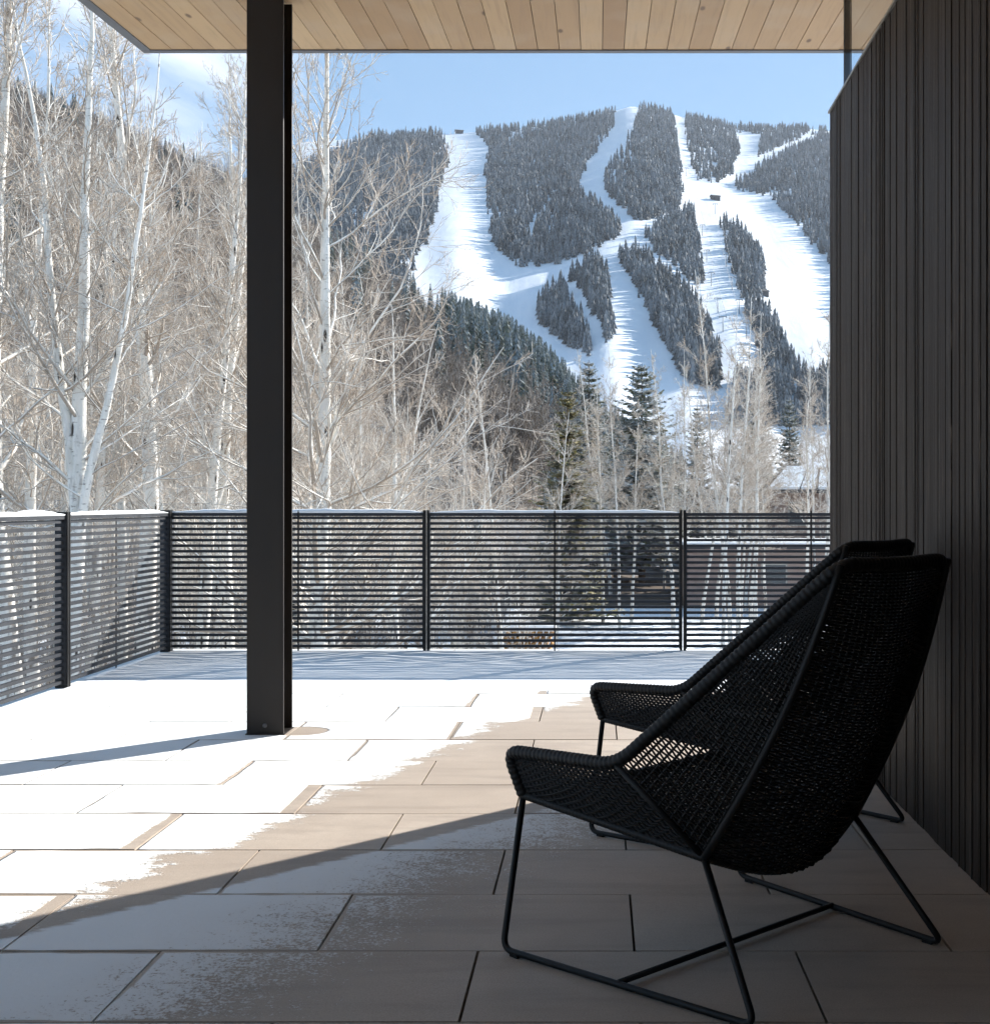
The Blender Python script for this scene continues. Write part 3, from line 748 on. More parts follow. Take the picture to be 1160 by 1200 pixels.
# ------------------------------------------------------------------ bare aspens
def grow(S, D, L, k, bend, wander, r_):
    N = len(S); P = np.zeros((N, k, 3)); P[:, 0] = S; d = nrm(D)
    for i in range(1, k):
        d = nrm(d + np.array([0, 0, 1.])*bend + r_.normal(0, wander, (N, 3)))
        P[:, i] = P[:, i-1] + d*(L/(k-1))[:, None]
    return P
def sprout(P, Rr, n, ulo, uhi, alo, ahi, lf, k, bend, wander, r_, rf=.5, rmin=.003, flat=0.):
    N, K, _ = P.shape
    u = np.sort(r_.uniform(ulo, uhi, (N, n)), 1); x = u*(K-1); i = np.minimum(x.astype(int), K-2); f = (x - i)[..., None]
    ar = np.arange(N)[:, None]
    S = (P[ar, i]*(1-f) + P[ar, i+1]*f).reshape(-1, 3); T = nrm(P[ar, i+1] - P[ar, i]).reshape(-1, 3)
    rad = (Rr[ar, i]*(1-f[..., 0]) + Rr[ar, i+1]*f[..., 0]).reshape(-1)
    rv = r_.normal(0, 1, (N*n, 3)); rv[:, 2] *= (1-flat); perp = nrm(rv - (rv*T).sum(-1, keepdims=True)*T)
    ang = r_.uniform(alo, ahi, N*n)[:, None]
    D = T*np.cos(ang) + perp*np.sin(ang)
    plen = np.linalg.norm(P[:, -1] - P[:, 0], axis=-1)
    L = (np.repeat(plen, n)*lf*(1.15 - u.reshape(-1)*.7))*r_.uniform(.55, 1.25, N*n)
    ok = r_.random(N*n) < np.repeat(np.clip(plen/(.5*plen.max()), .36, 1.), n)
    S, D, L, rad = S[ok], D[ok], L[ok], rad[ok]
    C2 = grow(S, D, L, k, bend, wander, r_)
    r0 = np.clip(rad*rf, rmin, None)
    R2 = np.maximum(r0[:, None]*np.linspace(1, .35, k)[None], rmin*.8)
    return C2, R2
def aspen(seed, H=13., r0=.12, limbs=20, spread=.36, first=.22, fork=False, detail=2, el=(25, 60), rmin=.0038, lean=.03):
    r_ = np.random.default_rng(seed)
    k = 26
    def stem(S, D, L, ra, rb, w):
        P = grow(np.array([S]), np.array([D]), np.array([L]), k, .03, w, r_)
        return P, (np.linspace(ra**.8, rb**.8, k)[None])**1.25
    trunks = []
    P0, R0 = stem((0, 0, -.3), (r_.normal(0, lean), r_.normal(0, lean), 1), H, r0, .008, .022); trunks.append((P0, R0, first))
    if fork:
        j = 9
        P1, R1 = stem(P0[0, j], (.20, r_.normal(0, .06), 1), H*.60, R0[0, j]*.74, .008, .03); trunks.append((P1, R1, .08))
        P1, R1 = stem(P0[0, j-1], (-.24, r_.normal(0, .1), 1), H*.50, R0[0, j]*.6, .008, .03); trunks.append((P1, R1, .1))
    tv, tq, to = [], [], 0
    bv, bq, bt, bo = [], [], [], 0
    def addb(P, Rr, m, thin):
        nonlocal bo
        V, Q = tubes(P, Rr, m); bv.append(V); bq.append(Q + bo); bt.append(np.full(len(V), thin)); bo += len(V)
    for (P, Rr, fst) in trunks:
        V, Q = tubes(P, Rr, 10); tv.append(V); tq.append(Q + to); to += len(V)
        Ht = np.linalg.norm(P[0, -1] - P[0, 0])
        n = limbs if P is trunks[0][0] else int(limbs*.6)
        t = np.sort(fst + (.95 - fst)*r_.random(n)**1.05); x = t*(k-1); i = np.minimum(x.astype(int), k-2); f = (x-i)[:, None]
        S = P[0, i]*(1-f) + P[0, i+1]*f; rad = Rr[0, i]
        az = np.arange(n)*2.39996 + r_.normal(0, .5, n); e = np.radians(el[0] + (el[1]-el[0])*t + r_.normal(0, 11, n))
        D = np.stack([np.cos(az)*np.cos(e), np.sin(az)*np.cos(e), np.sin(e)], -1)
        L = H*spread*(1.06 - t)**.75*r_.uniform(.55, 1.2, n)
        P1 = grow(S, D, L, 12, .045, .11, r_); r1 = np.clip(rad*r_.uniform(.17, .34, n), .009, None)
        R1 = np.maximum(r1[:, None]*np.linspace(1, .16, 12)[None]**.9, rmin)
        addb(P1, R1, 6, 0.)
        P2, R2 = sprout(P1, R1, 12 if detail > 1 else 6, .12, 1., .35, 1.0, .40, 7, .05, .12, r_, .55, rmin*1.25); addb(P2, R2, 4, .3)
        P3, R3 = sprout(P2, R2, 8 if detail > 1 else 5, .15, 1., .35, 1.0, .46, 5, .04, .16, r_, .6, rmin); addb(P3, R3, 3, .65)
        if detail > 1:
            P4, R4 = sprout(P3, R3, 3, .1, 1., .3, .75, .75, 4, .02, .12, r_, .6, rmin*.75); addb(P4, R4, 3, 1.)
            # short spur twigs straight off the limbs
            P5, R5 = sprout(P1, R1, 9, .1, 1., .5, 1.2, .12, 4, .0, .2, r_, .35, rmin); addb(P5, R5, 3, .7)
    tm = np_mesh('trunk', np.concatenate(tv), np.concatenate(tq), smooth=True)
    bm = np_mesh('branches', np.concatenate(bv), np.concatenate(bq), smooth=True, attrs={'thin': np.concatenate(bt)})
    tm.materials.append(M['aspen_bark']); bm.materials.append(M['aspen_twig'])
    return tm, bm, H
PROTO = {
 'wide': aspen(11, 13.8, .185, 72, .37, .16, el=(14, 66)),
 'fork': aspen(23, 13.5, .19, 30, .24, .30, True, el=(20, 62)),
 'tall': aspen(35, 15.0, .185, 46, .25, .33, el=(24, 64)),
 'tall2': aspen(47, 14.5, .155, 46, .26, .30, el=(20, 62)),
 'slim': aspen(59, 13.0, .080, 40, .20, .34, el=(38, 68), lean=.015),
 'slim2': aspen(61, 12.5, .075, 40, .22, .32, el=(30, 66), lean=.02),
 'young': aspen(73, 9.0, .085, 34, .42, .10, el=(18, 58)),
}
first_tree = {}
def put_aspen(kind, px, z, scale, rz, label, tilt=(0, 0), group=None, wid=1.):
    tm, bm, H = PROTO[kind]; x = sight(px, z); h = float(hill_h(np.array(x), np.array(float(z))))
    if kind not in first_tree:
        t = thing('aspen_tree', label, 'tree', (x, z, h-.05), rz)
        link('trunk', tm, None, t); link('branches', bm, None, t); first_tree[kind] = t
    else:
        t = copy_tree(first_tree[kind]); t.location = (x, z, h-.05); t.rotation_euler = (0, 0, rz)
        if 'group' in t and not group: del t['group']
    t.rotation_euler = (R(tilt[0]), R(tilt[1]), rz); t.scale = (scale*wid, scale*wid, scale)
    t['label'] = label
    if group: t['group'] = group
    return t
G1 = 'bare aspens beyond the left end of the railing'
put_aspen('tall', 26, 17.5, 1.0, 1.2, 'white aspen trunk at the left edge of the photo behind the left railing', (0, -2), G1, 1.1)
put_aspen('tall2', 47, 23, 1.0, .3, 'thin aspen stem close beside the leftmost white trunk', (1, 1), G1)
put_aspen('fork', 73, 17, 1.0, 2.9, 'thick white aspen forking just above the left railing post', (0, 0), G1)
put_aspen('tall', 166, 20.5, 1.04, 4.0, 'tall straight white aspen behind the corner of the railings', (0, 1), G1, 1.05)
put_aspen('tall2', 221, 22, .93, 2.2, 'aspen with a low snowy side branch just right of the corner post', (0, -1.2), G1)
put_aspen('tall', 268, 22.5, 1.0, .5, 'slender straight aspen close to the left of the steel column', (0, .5), G1, .9)
put_aspen('wide', 367, 19.5, 1.02, .9, 'big white aspen with spreading limbs just right of the steel column', (0, 1.5), G1)
put_aspen('fork', 464, 29, .70, .3, 'short aspen that forks low, right of the big spreading one', (0, 0), G1)
put_aspen('young', 592, 33, .98, 1.1, 'small upright aspen with wide white boughs in front of the conifer slope', (0, 0), G1)
put_aspen('tall2', 118, 30, 1.0, 5.2, 'aspen stem between the forked trunk and the tall straight one', (0, 2), G1)
put_aspen('tall', 200, 34, 1.05, 3.3, 'paler aspen stem further back, above the corner post', (0, 0), G1)
put_aspen('wide', -30, 24, .95, 3.6, 'aspen reaching in over the left railing from outside the photo', (0, 0), G1)
put_aspen('tall', 318, 28, .95, 2.6, 'aspen hidden mostly behind the steel column', (0, 0), G1)
put_aspen('wide', 425, 34, .72, 4.4, 'low spreading aspen behind the big one right of the column', (0, 0), G1)
put_aspen('young', 530, 40, .95, 2.7, 'small aspen between the short forked one and the upright one', (0, 0), G1)
put_aspen('young', 652, 44, .9, 4.9, 'small aspen leaning toward the olive green conifer', (0, 6), G1)
G2 = 'slim aspens beyond the right half of the far railing'
right = [(707,50,.80),(727,47,.86),(789,48,.83),(803,50,.88),(846,41,.92),(856,43,1.0),(863,42,.95),(884,45,.93),(897,52,.82),(925,96,.80),(946,52,.88),(955,58,.90),(964,46,1.0),(980,47,1.0)]
lab = ['slim pale aspen left of the tall dark green conifer', 'slim aspen touching the left side of the tall snowy conifer', 'slim aspen just right of the tall snowy conifer', 'second slim aspen right of the tall snowy conifer',
       'leftmost stem of the dense aspen clump at the right', 'tallest middle stem of the dense aspen clump at the right', 'third stem of the dense aspen clump at the right', 'slim aspen left of the brown cabin', 'slim aspen close in front of the cabin eave',
       'slim aspen standing behind the brown cabin', 'slim aspen crossing the right half of the cabin roof', 'slim aspen between the cabin roof and the timber wall', 'slim aspen closest to the edge of the timber wall', 'slim aspen partly hidden by the end of the timber wall']
for (px_, z_, s_), l_ in zip(right, lab):
    put_aspen('slim' if rng.random() < .5 else 'slim2', px_, z_, s_, rng.uniform(0, 6.28), l_, (rng.normal(0, 1), rng.normal(0, 1.5)), G2, rng.uniform(1.0, 1.35))

G3 = 'slender aspens filling the thicket at the left'
for px_, z_, s_ in ((8,26,.95),(60,31,1.0),(98,25,.95),(140,27,1.0),(150,36,1.05),(184,28,.95),(205,26,.9),(236,33,1.0),(252,27,.98),(282,30,.95),(350,33,.9),(388,30,.85),(402,38,.85),(-20,30,1.),(-50,22,.9)):
    put_aspen('tall' if rng.random() < .5 else 'tall2', px_, z_, s_, rng.uniform(0, 6.28), 'slender pale aspen stem in the thicket behind the railings, left part', (rng.normal(0, 1), rng.normal(0, 1.2)), G3, rng.uniform(.8, 1.))
G4 = 'slender aspens filling the clump at the right'
for px_ in (778, 796, 822, 834, 840, 868, 874, 880, 716, 740):
    put_aspen('slim' if rng.random() < .5 else 'slim2', px_, rng.uniform(50, 64), rng.uniform(.72, .95), rng.uniform(0, 6.28), 'slender bare aspen in the pale clump beyond the far railing, right part', (rng.normal(0, 1), rng.normal(0, 1.2)), G4, rng.uniform(1.1, 1.5))

# ------------------------------------------------------------------ conifers close by
def conifer(seed, H, rmax, layers=26, per=11, sprays=13, droop=.25, gap=0.12, first=.10):
    r_ = np.random.default_rng(seed); V, Q, rn = [], [], []
    for i in range(layers):
        t = first + (1-first)*(i + r_.uniform(-.3, .3))/layers; z = H*t
        if t >= .995: continue
        L0 = rmax*(1-t)**.7*(.88 + .3*r_.random()) + .08
        n = max(4, int(per*(1 - .45*t)))
        for j in range(n):
            if r_.random() < gap: continue
            a = 2*math.pi*j/n + i*1.1 + r_.normal(0, .15); L = L0*r_.uniform(.65, 1.12); rise = .35*t - droop*(1-t)
            d = np.array([math.cos(a), math.sin(a), 0.]); side = np.array([-d[1], d[0], 0.])
            shade = r_.random()
            for q in range(sprays):
                u = (q + .5)/sprays; p = d*L*u + np.array([0, 0, z + L*(rise*u + .18*u*u) + r_.normal(0, .03)])
                ln = L*.34*(1.1-u)*r_.uniform(.6, 1.3) + .06; w = .045 + .03*r_.random() + ln*.13
                for s in (-1, 1):
                    e = nrm(side*s*r_.uniform(.6, 1.1) + d*r_.uniform(.5, 1.) + np.array([0, 0, r_.normal(-.22, .22)]))
                    up = np.array([0, 0, 1.]); wv = nrm(np.cross(e, up + r_.normal(0, .45, 3)))*w
                    o = len(V); V += [p - wv*.45, p + e*ln*.55 - wv, p + e*ln, p + e*ln*.55 + wv]; Q.append((o, o+1, o+2, o+3)); rn += [min(1, max(0, shade*.6 + r_.random()*.4))]*4
    cm = np_mesh('crown', np.array(V), np.array(Q), attrs={'rnd': rn})
    P = np.array([[(0, 0, -.3 + (H+.2)*u) for u in np.linspace(0, 1, 8)]]); Rr = np.linspace(H*.014, .012, 8)[None]
    tv, tq = tubes(P, Rr, 8); tm = np_mesh('trunk', tv, tq, smooth=True); tm.materials.append(M['conifer_bark'])
    return tm, cm, H
CON = {'airy': conifer(5, 13., 3.3, 30, 13, 16, .16, .12), 'dense': conifer(6, 13., 2.3, 34, 13, 13, .22, .05, .05), 'narrow': conifer(8, 12., 1.45, 36, 12, 11, .15, .05, .04)}
con_first = {}
def put_conifer(kind, px, z, H, rz, label, needles='conifer_needles', wid=1.):
    tm, cm, H0 = CON[kind]; x = sight(px, z); h = float(hill_h(np.array(x), np.array(float(z))))
    key = (kind, needles)
    if key not in con_first:
        t = thing('conifer_tree', label, 'tree', (x, z, h), rz, 'conifers beyond the far railing')
        c = cm.copy() if any(k[0] == kind for k in con_first) else cm
        link('trunk', tm, None, t); link('crown', c, needles, t); con_first[key] = t
    else:
        t = copy_tree(con_first[key]); t.location = (x, z, h); t.rotation_euler = (0, 0, rz); t['label'] = label
    s = (H - (h - GROUND))/H0; t.scale = (s*wid, s*wid, s)
def topH(py, z): return (VY - py)/F*z + EYE - GROUND
put_conifer('airy', 752, 66, topH(424, 66), .4, 'tall airy snow dusted conifer standing alone in the middle of the view', wid=1.3)
put_conifer('dense', 690, 70, topH(420, 70), 1.4, 'tall dark green conifer left of the airy snow dusted one', wid=1.25)
put_conifer('narrow', 665, 50, topH(455, 50), 2.1, 'narrow olive green sunlit conifer beside the tall dark one', 'olive_needles', 1.75)
put_conifer('dense', 817, 80, topH(474, 80), 3.3, 'shorter grey green conifer between slim aspens right of centre')
put_conifer('dense', 720, 72, topH(545, 72), 4.0, 'low bushy conifer under the airy one, just above the railing', wid=1.7)
put_conifer('dense', 648, 62, topH(545, 62), 5.0, 'low dark conifer at the foot of the olive green one', wid=1.3)
put_conifer('airy', 775, 74, topH(500, 74), 2.6, 'smaller snowy conifer close behind the right side of the airy one')
put_conifer('airy', 885, 85, topH(470, 85), 1.6, 'brownish conifer behind the aspen clump left of the cabin', wid=1.2)
put_conifer('dense', 925, 95, topH(465, 95), .6, 'conifer rising behind the brown cabin roof')
put_conifer('dense', 893, 78, topH(548, 78), 2.2, 'low conifer left of the brown cabin wall', wid=1.4)
put_conifer('dense', 560, 50, topH(610, 50), 3.2, 'low dark conifer seen through the slats under the small aspens', wid=1.4)
put_conifer('dense', 350, 38, topH(600, 38), 1.2, 'dark conifer seen through the slats right of the steel column', wid=1.2)
put_conifer('dense', 240, 60, topH(520, 60), 1.7, 'dark bluish conifer between aspen trunks left of the steel column', wid=.8)
put_conifer('airy', 160, 75, topH(430, 75), 3.9, 'dim conifer behind the tall straight aspen')
put_conifer('airy', 8, 60, topH(540, 60), 2.9, 'dark conifer low behind the leftmost aspens')

# hillside conifers: the nearer ones one by one, the rest as a wood
rr = np.random.default_rng(9)
def spray_spire(seed):
    r_ = np.random.default_rng(seed); V, T, tn = [], [], []
    L = 19
    for i in range(L):
        t = .03 + .95*i/L; rad = .150*(1-t)**.8 + .008; n = 10 if t < .7 else 7
        for j in range(n):
            a = 6.283*j/n + i*.9 + r_.normal(0, .2); rr_ = rad*r_.uniform(.7, 1.2)
            c, s = math.cos(a), math.sin(a); w = rr_*.27
            o = len(V)
            V += [(0, 0, t+.045), (c*rr_*.6 - s*w, s*rr_*.6 + c*w, t+.005), (c*rr_, s*rr_, t-.035), (c*rr_*.6 + s*w, s*rr_*.6 - c*w, t+.005)]; tn += [.9, .5, .2, .5]
            T += [(o, o+1, o+2), (o, o+2, o+3)]
    return np.array(V), np.array(T), np.array(tn)
HP = [spray_spire(s) for s in (1, 2, 3, 4)]
def hillside_conifers():
    N = 16000
    px = rng.uniform(-100, 800, N); s = rng.uniform(.08, 1.0, N)
    tr, zr, k = hill_params(px); z = HB + (zr-HB)*s; x = (px-VX)/F*z; h = hill_h(x, z)
    py = VY - (h - EYE)/z*F
    left = np.interp(py, [340, 420, 480, 560], [470, 500, 530, 610])
    clump = np.array([mnoise.noise((a*.016, b*.02, 3.)) for a, b in zip(px, py)])
    dens = np.maximum(np.clip((px-left)/50, .0, 1.), np.where((clump > .02) & (px < left), .12, 0))*np.where(py < 500, 1, .25)*.34*np.clip(s, .25, 1)
    keep = rng.random(N) < dens*1.05
    px, z, x, h = px[keep], z[keep], x[keep], h[keep]
    n = len(px); hg = rng.uniform(7.5, 13.5, n)*np.interp(px, [600, 700], [1., .62])
    order = np.argsort(-hg/z); near = order[:200]; rest = order[200:]
    meshes = []
    for V, T, tn in HP:
        me = np_mesh('hillside_conifer', V, None, T, attrs={'thin': tn, 'rnd': np.full(len(V), .3)}); me.materials.append(M['hillside_needles']); meshes.append(me)
    for q in near:
        o = bpy.data.objects.new('hillside_conifer', meshes[int(rng.integers(0, 4))]); C.objects.link(o)
        o.location = (x[q], z[q], h[q]-.3); o.scale = (hg[q]*1.05, hg[q]*1.05, hg[q]); o.rotation_euler = (0, 0, rng.uniform(0, 6.28))
        tag(o, 'frosted grey green conifer on the wooded slope below the ski runs', 'tree', 'conifers on the wooded slope')
    P = np.stack([x, z, h-.3], -1)[rest]
    if len(rest):
        o = replicate('hillside_wood', HP, P, hg[rest], np.full(len(rest), 1.), 'hillside_needles', rng.uniform(0, 6.28, len(rest)), rng.random(len(rest)))
        tag(o, 'conifer wood on the slope below the ski runs', 'forest', kind='stuff')
    print('hillside conifers', n)
hillside_conifers()

# ------------------------------------------------------------------ thickets of bare aspens (uncountable): one object each, scattered by geometry nodes
def scatter(name, pts, scales, meshes, label, cat, rots=None):
    me = bpy.data.meshes.new(name); me.from_pydata([tuple(p) for p in pts], [], [])
    a = me.attributes.new('size', 'FLOAT', 'POINT'); a.data.foreach_set('value', np.array(scales, np.float32))
    a = me.attributes.new('turn', 'FLOAT', 'POINT'); a.data.foreach_set('value', rng.uniform(0, 6.28, len(pts)).astype(np.float32))
    a = me.attributes.new('pick', 'INT', 'POINT'); a.data.foreach_set('value', rng.integers(0, len(meshes), len(pts)).astype(np.int32))
    o = link(name, me)
    ng = bpy.data.node_groups.new(name, 'GeometryNodeTree')
    ng.interface.new_socket('Geometry', in_out='INPUT', socket_type='NodeSocketGeometry'); ng.interface.new_socket('Geometry', in_out='OUTPUT', socket_type='NodeSocketGeometry')
    nt = NT(ng); gi = nt('NodeGroupInput'); go = nt('NodeGroupOutput')
    join = nt('GeometryNodeJoinGeometry')
    at = lambda n_, ty: [s for s in nt('GeometryNodeInputNamedAttribute', {'Name': n_}, data_type=ty).outputs if s.enabled and s.name == 'Attribute'][0]
    pick = at('pick', 'INT'); size = at('size', 'FLOAT'); turn = at('turn', 'FLOAT')
    rot = nt('ShaderNodeCombineXYZ', {2: turn})
    for i, m_ in enumerate(meshes):
        po = bpy.data.objects.new('thicket_source', m_)      # data only, never linked to the scene
        oi = nt('GeometryNodeObjectInfo', {'Object': po, 'As Instance': True})
        cmp = nt('FunctionNodeCompare', data_type='INT', operation='EQUAL')
        ins = [s for s in cmp.inputs if s.enabled]
        nt.l.new(pick, ins[0]); ins[1].default_value = i
        ip = nt('GeometryNodeInstanceOnPoints', {'Points': gi.outputs[0], 'Selection': cmp.outputs[0], 'Instance': oi.outputs['Geometry'], 'Rotation': rot.outputs[0], 'Scale': size})
        nt.l.new(ip.outputs[0], join.inputs[0])
    nt.l.new(join.outputs[0], go.inputs[0])
    md = o.modifiers.new('scatter', 'NODES'); md.node_group = ng
    return tag(o, label, cat, kind='stuff')
def merged_aspen(seed, brown, **kw):
    tm, bm, H = aspen(seed, detail=1, **kw)
    n1, n2 = len(tm.vertices), len(bm.vertices)
    v1 = np.zeros(n1*3, np.float32); tm.vertices.foreach_get('co', v1); v2 = np.zeros(n2*3, np.float32); bm.vertices.foreach_get('co', v2)
    q1 = np.zeros(len(tm.loops), np.int32); tm.loops.foreach_get('vertex_index', q1); q2 = np.zeros(len(bm.loops), np.int32); bm.loops.foreach_get('vertex_index', q2)
    th = np.zeros(n2, np.float32); bm.attributes['thin'].data.foreach_get('value', th)
    V = np.concatenate((v1.reshape(-1, 3), v2.reshape(-1, 3)))
    me = np_mesh('thicket_aspen', V, np.concatenate((q1.reshape(-1, 4), q2.reshape(-1, 4) + n1)), smooth=True, attrs={'thin': np.concatenate((np.zeros(n1, np.float32), th))})
    me.materials.append(M['brown_twig' if brown else 'aspen_twig']); return me
pale = [merged_aspen(101 + i, False, H=9., r0=.06, limbs=22, spread=.34, first=.06, el=(20, 62), rmin=.006) for i in range(3)]
brown = [merged_aspen(111 + i, True, H=8., r0=.07, limbs=20, spread=.30, first=.10, el=(30, 62), rmin=.013) for i in range(3)]
def thickets():
    # frosted saplings and brush right behind the big aspens
    pts, s = [], []
    n = 420
    px = np.concatenate((rng.uniform(-60, 660, n), rng.uniform(640, 1000, 150))); z = np.concatenate((rng.uniform(30, 95, n)**1., rng.uniform(56, 110, 150)))
    x = (px-VX)/F*z; h = hill_h(x, z)
    lim = np.concatenate((np.interp(px[:n], [0, 300, 480, 600, 640], [1.1, 1.0, .85, .55, .35]), np.full(150, .75)))
    keep = ~((px > 640) & (px < 780) & (rng.random(len(px)) < .85)) & ~((px > 780) & (px < 870) & (z < 78)) & ~((px > 880) & (px < 965) & (z < 150))
    pts = np.stack([x, z, h-.1], -1)[keep]; sc_ = (lim*rng.uniform(.45, 1.0, len(px)))[keep]
    scatter('aspen_thicket', pts, sc_, pale, 'frosted thicket of thin bare saplings behind the big aspens', 'thicket')
    # brush on the low ground right behind the railings
    n = 900
    px = rng.uniform(-160, 650, n); z = rng.uniform(15, 60, n); x = (px-VX)/F*z
    keep = x < np.interp(z, [15, 60], [-2.2, -3.2]); h = hill_h(x, z)
    scatter('undergrowth', np.stack([x, z, h-.1], -1)[keep], rng.uniform(.10, .34, keep.sum()), brown + pale[:1], 'brown leafless brush on the snow beyond the railings', 'undergrowth')
    # brown bare wood covering the hillside
    N = 15000
    px = rng.uniform(-120, 760, N); s_ = rng.uniform(.06, 1.03, N)**.8
    tr, zr, k = hill_params(px); z = HB + (zr-HB)*s_; x = (px-VX)/F*z; h = hill_h(x, z); py = VY - (h-EYE)/z*F
    right_ = np.interp(py, [60, 340, 420, 480, 560], [470, 500, 530, 570, 680])
    keep = (rng.random(N) < np.clip((right_-px)/60, .04, 1.)*.42)
    pts = np.stack([x, z, h-.2], -1)[keep]; print('hillside aspens', keep.sum())
    scatter('hillside_aspens', pts, rng.uniform(.7, 1.35, keep.sum()), brown, 'brown bare aspen wood covering the hillside on the left', 'wood')
thickets()

# ------------------------------------------------------------------ neighbours: cabin, low garage, woodpile
def cabin():
    z = 74.; x0 = sight(908, z)
    t = thing('cabin', 'small brown cabin with a snowy roof among the aspens beside the timber wall', 'cabin', (x0, z, GROUND))
    W, D_, H = 4.4, 6., 5.3
    MB().box(0, W, 0, D_, 0, H).build('wall', 'brown_siding', t)
    m_ = MB(); m_.hexa([(-.5,-.6,H-.1),(W+.4,-.6,H-.1),(W+.4,D_/2,H+1.25),(-.5+1.6,D_/2,H+1.25),(-.5,-.6,H+.1),(W+.4,-.6,H+.1),(W+.4,D_/2,H+1.45),(-.5+1.6,D_/2,H+1.45)])
    m_.hexa([(1.1,D_/2+.01,H+1.25),(W+.4,D_/2+.01,H+1.25),(W+.4,D_+.5,H-.1),(-.5,D_+.5,H-.1),(1.1,D_/2+.01,H+1.45),(W+.4,D_/2+.01,H+1.45),(W+.4,D_+.5,H+.1),(-.5,D_+.5,H+.1)]); rf = m_.build('roof', 'roof_dark', t)
    m_ = MB()
    for i, (a, b) in enumerate(((0,.34),(.36,.52),(.55,.70),(.74,.98))):      # snow lying between bare dark ribs
        f = lambda u, v, dz: (-.45 + 1.6*v + (W+.8-1.6*v)*u, -.57 + (D_/2+.5)*v, H + .115 + 1.35*v + dz)
        m_.hexa([f(a,0,0),f(b,0,0),f(b,.97,0),f(a,.97,0),f(a,0,.13),f(b,0,.13),f(b,.97,.13),f(a,.97,.13)])
    m_.build('snow_layer', 'snow', rf)
    w = MB().box(.75, 1.75, -.06, -.005, 3.3, 4.7).build('window', 'cap_metal', t)
    MB().box(.83, 1.67, -.075, -.062, 3.38, 4.62).build('pane', 'window_glass', w)
    w = MB().box(.75, 1.75, -.06, -.005, .9, 2.2).build('window', 'cap_metal', t)
    MB().box(.83, 1.67, -.075, -.062, .98, 2.12).build('pane', 'window_glass', w)
cabin()
def garage():
    z = 58.; x0, x1 = sight(806, z), sight(1010, z)
    t = thing('garage', 'low flat brown outbuilding with snow on its roof, seen through the railing', 'garage', (x0, z, GROUND))
    W = x1 - x0
    MB().box(0, W, 0, 6, 0, 2.55).build('wall', 'brown_siding', t)
    rf = MB().box(-.3, W+.3, -.3, 6.3, 2.55, 2.72).build('roof', 'roof_dark', t)
    MB().box(-.25, W+.25, -.25, 6.25, 2.722, 2.86).build('snow_layer', 'snow', rf, .04)
    d = MB().box(.9, 2.2, -.05, -.002, 0.1, 2.1).build('door', 'brown_siding', t)
    w = MB().box(3.3, 4.5, -.05, -.002, .9, 1.9).build('window', 'cap_metal', t); MB().box(3.38, 4.42, -.065, -.052, .98, 1.82).build('pane', 'window_glass', w)
garage()
def woodpile():
    z = 34.; x0 = sight(588, z)
    t = thing('woodpile', 'low orange brown stack of wood under snow, glimpsed through the slats of the far railing', 'woodpile', (x0, z, GROUND))
    r_ = np.random.default_rng(4)
    m_ = MB()
    for row in range(8):
        for i in range(8):
            xx = .09 + i*.165 + (.08 if row % 2 else 0); m_.tube([(xx, r_.uniform(-.05, 0), .1 + row*.15), (xx, .6, .1 + row*.15)], r_.uniform(.055, .078), 9, True, r_.random())
    m_.build('logs', 'cut_wood', t)
    MB().box(-.03, 1.42, -.06, .65, .1+7*.15+.082, 1.38).build('snow_layer', 'snow', t, .04)
woodpile()

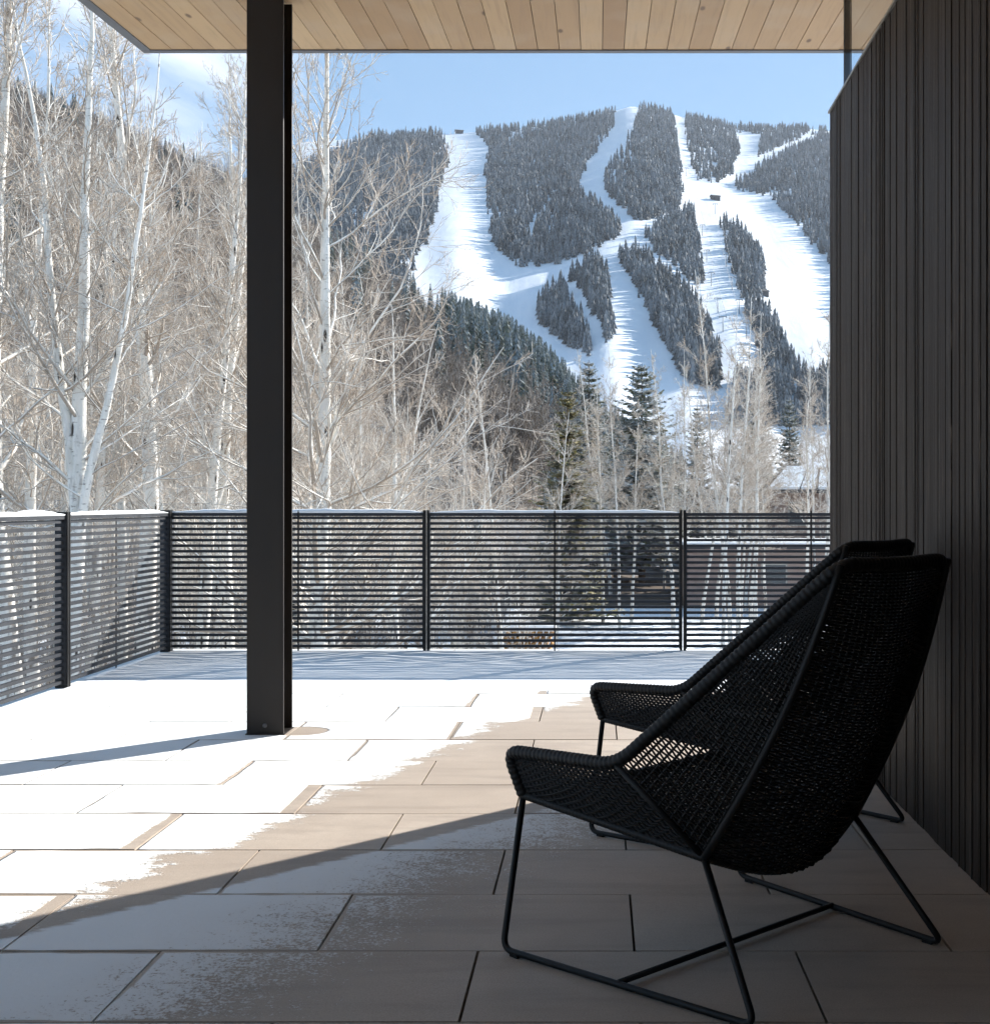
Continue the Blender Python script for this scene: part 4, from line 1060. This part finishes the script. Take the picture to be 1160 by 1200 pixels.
# ------------------------------------------------------------------ sky, sun, camera
def sky():
    w = bpy.data.worlds.new('World'); sc.world = w; w.use_nodes = True
    nt = NT(w.node_tree); nt.n.clear()
    st = nt('ShaderNodeTexSky', sky_type='NISHITA'); st.sun_disc = False; st.sun_elevation = SUN_EL; st.sun_rotation = math.pi/2 - SUN_AZ
    st.altitude = 2600; st.air_density = 1.0; st.dust_density = .6; st.ozone_density = 1.2
    tc = nt('ShaderNodeTexCoord').outputs['Generated']; sep = nt('ShaderNodeSeparateXYZ', {0: tc})
    zc = nt.math('MAXIMUM', sep.outputs[2], .04)
    cv = nt('ShaderNodeCombineXYZ', {0: nt.math('DIVIDE', sep.outputs[0], zc), 1: nt.math('DIVIDE', sep.outputs[1], zc), 2: 0.})
    n = nt.noise(nt.mapping(cv.outputs[0], (.55, .42, 1), (3.1, 1.4, 0)), 1., 8, .58, .6)
    # a bank of cloud over the left hillside, clear over the ski mountain
    az = nt.math('DIVIDE', sep.outputs[0], nt.math('MAXIMUM', sep.outputs[1], .05))
    bank = nt.math('SUBTRACT', 1., nt.smooth(az, -.36, -.16))
    band = nt.math('MULTIPLY', nt.smooth(sep.outputs[2], .10, .22), nt.math('SUBTRACT', 1., nt.smooth(sep.outputs[2], .33, .50)))
    m_ = nt.smooth(nt.math('ADD', n, nt.math('MULTIPLY', nt.math('MULTIPLY', bank, band), .30)), .62, .86)
    ccol = nt.mix(nt.smooth(n, .4, .7), (7.6, 8.3, 9.6), (9.6, 9.9, 10.4))
    base = nt.mix(.48, st.outputs[0], (2.35, 4.4, 6.8))
    col = nt.mix(nt.math('MULTIPLY', m_, .92), base, ccol)
    bg = nt('ShaderNodeBackground', {'Color': col, 'Strength': .066})
    nt.l.new(bg.outputs[0], nt('ShaderNodeOutputWorld').inputs[0])
    L = bpy.data.lights.new('sun', 'SUN'); L.energy = 5.0; L.angle = R(.5); L.color = (1., .955, .885)
    o = bpy.data.objects.new('sun', L); C.objects.link(o)
    d = Vector((math.cos(SUN_AZ)*math.cos(SUN_EL), math.sin(SUN_AZ)*math.cos(SUN_EL), math.sin(SUN_EL)))
    o.rotation_euler = d.to_track_quat('Z', 'Y').to_euler(); o.location = d*60
sky()
def haze():
    x0, x1, y0, y1, z0, z1 = -3400, 2600, -60, 4300, GROUND-7, 1190
    b = MB().box(x0, x1, y0, y1, z0, z1)
    m = bpy.data.materials.new('haze'); m.use_nodes = True; nt = NT(m.node_tree); nt.n.clear()
    v = nt('ShaderNodeVolumePrincipled', {'Color': (.80, .88, 1., 1), 'Density': HAZE, 'Anisotropy': .2})
    o = nt('ShaderNodeOutputMaterial'); nt.l.new(v.outputs[0], o.inputs['Volume'])
    M['haze'] = m
    tag(b.build('haze', 'haze'), 'thin blue winter air between the terrace and the ski mountain', 'haze', kind='stuff')
HAZE = .00004
haze()
cam = bpy.data.cameras.new('camera'); co = bpy.data.objects.new('camera', cam); C.objects.link(co)
co.location = (0, 0, EYE); co.rotation_euler = (R(90), 0, 0)
cam.sensor_fit = 'HORIZONTAL'; cam.sensor_width = 36; cam.lens = 36*F/1160
cam.shift_x = (580 - VX)/1160; cam.shift_y = (VY - 600)/1160
cam.clip_start = .05; cam.clip_end = 20000
sc.camera = co
vs = sc.view_settings; vs.view_transform = 'Standard'; vs.look = 'None'; vs.gamma = 1; vs.use_curve_mapping = False; vs.exposure = 1.18
sc.cycles.max_bounces = 6; sc.cycles.diffuse_bounces = 4; sc.cycles.volume_bounces = 0; sc.cycles.glossy_bounces = 3; sc.cycles.transparent_max_bounces = 8
sc.cycles.use_adaptive_sampling = True; sc.cycles.adaptive_threshold = .03
sc.cycles.sample_clamp_indirect = 6
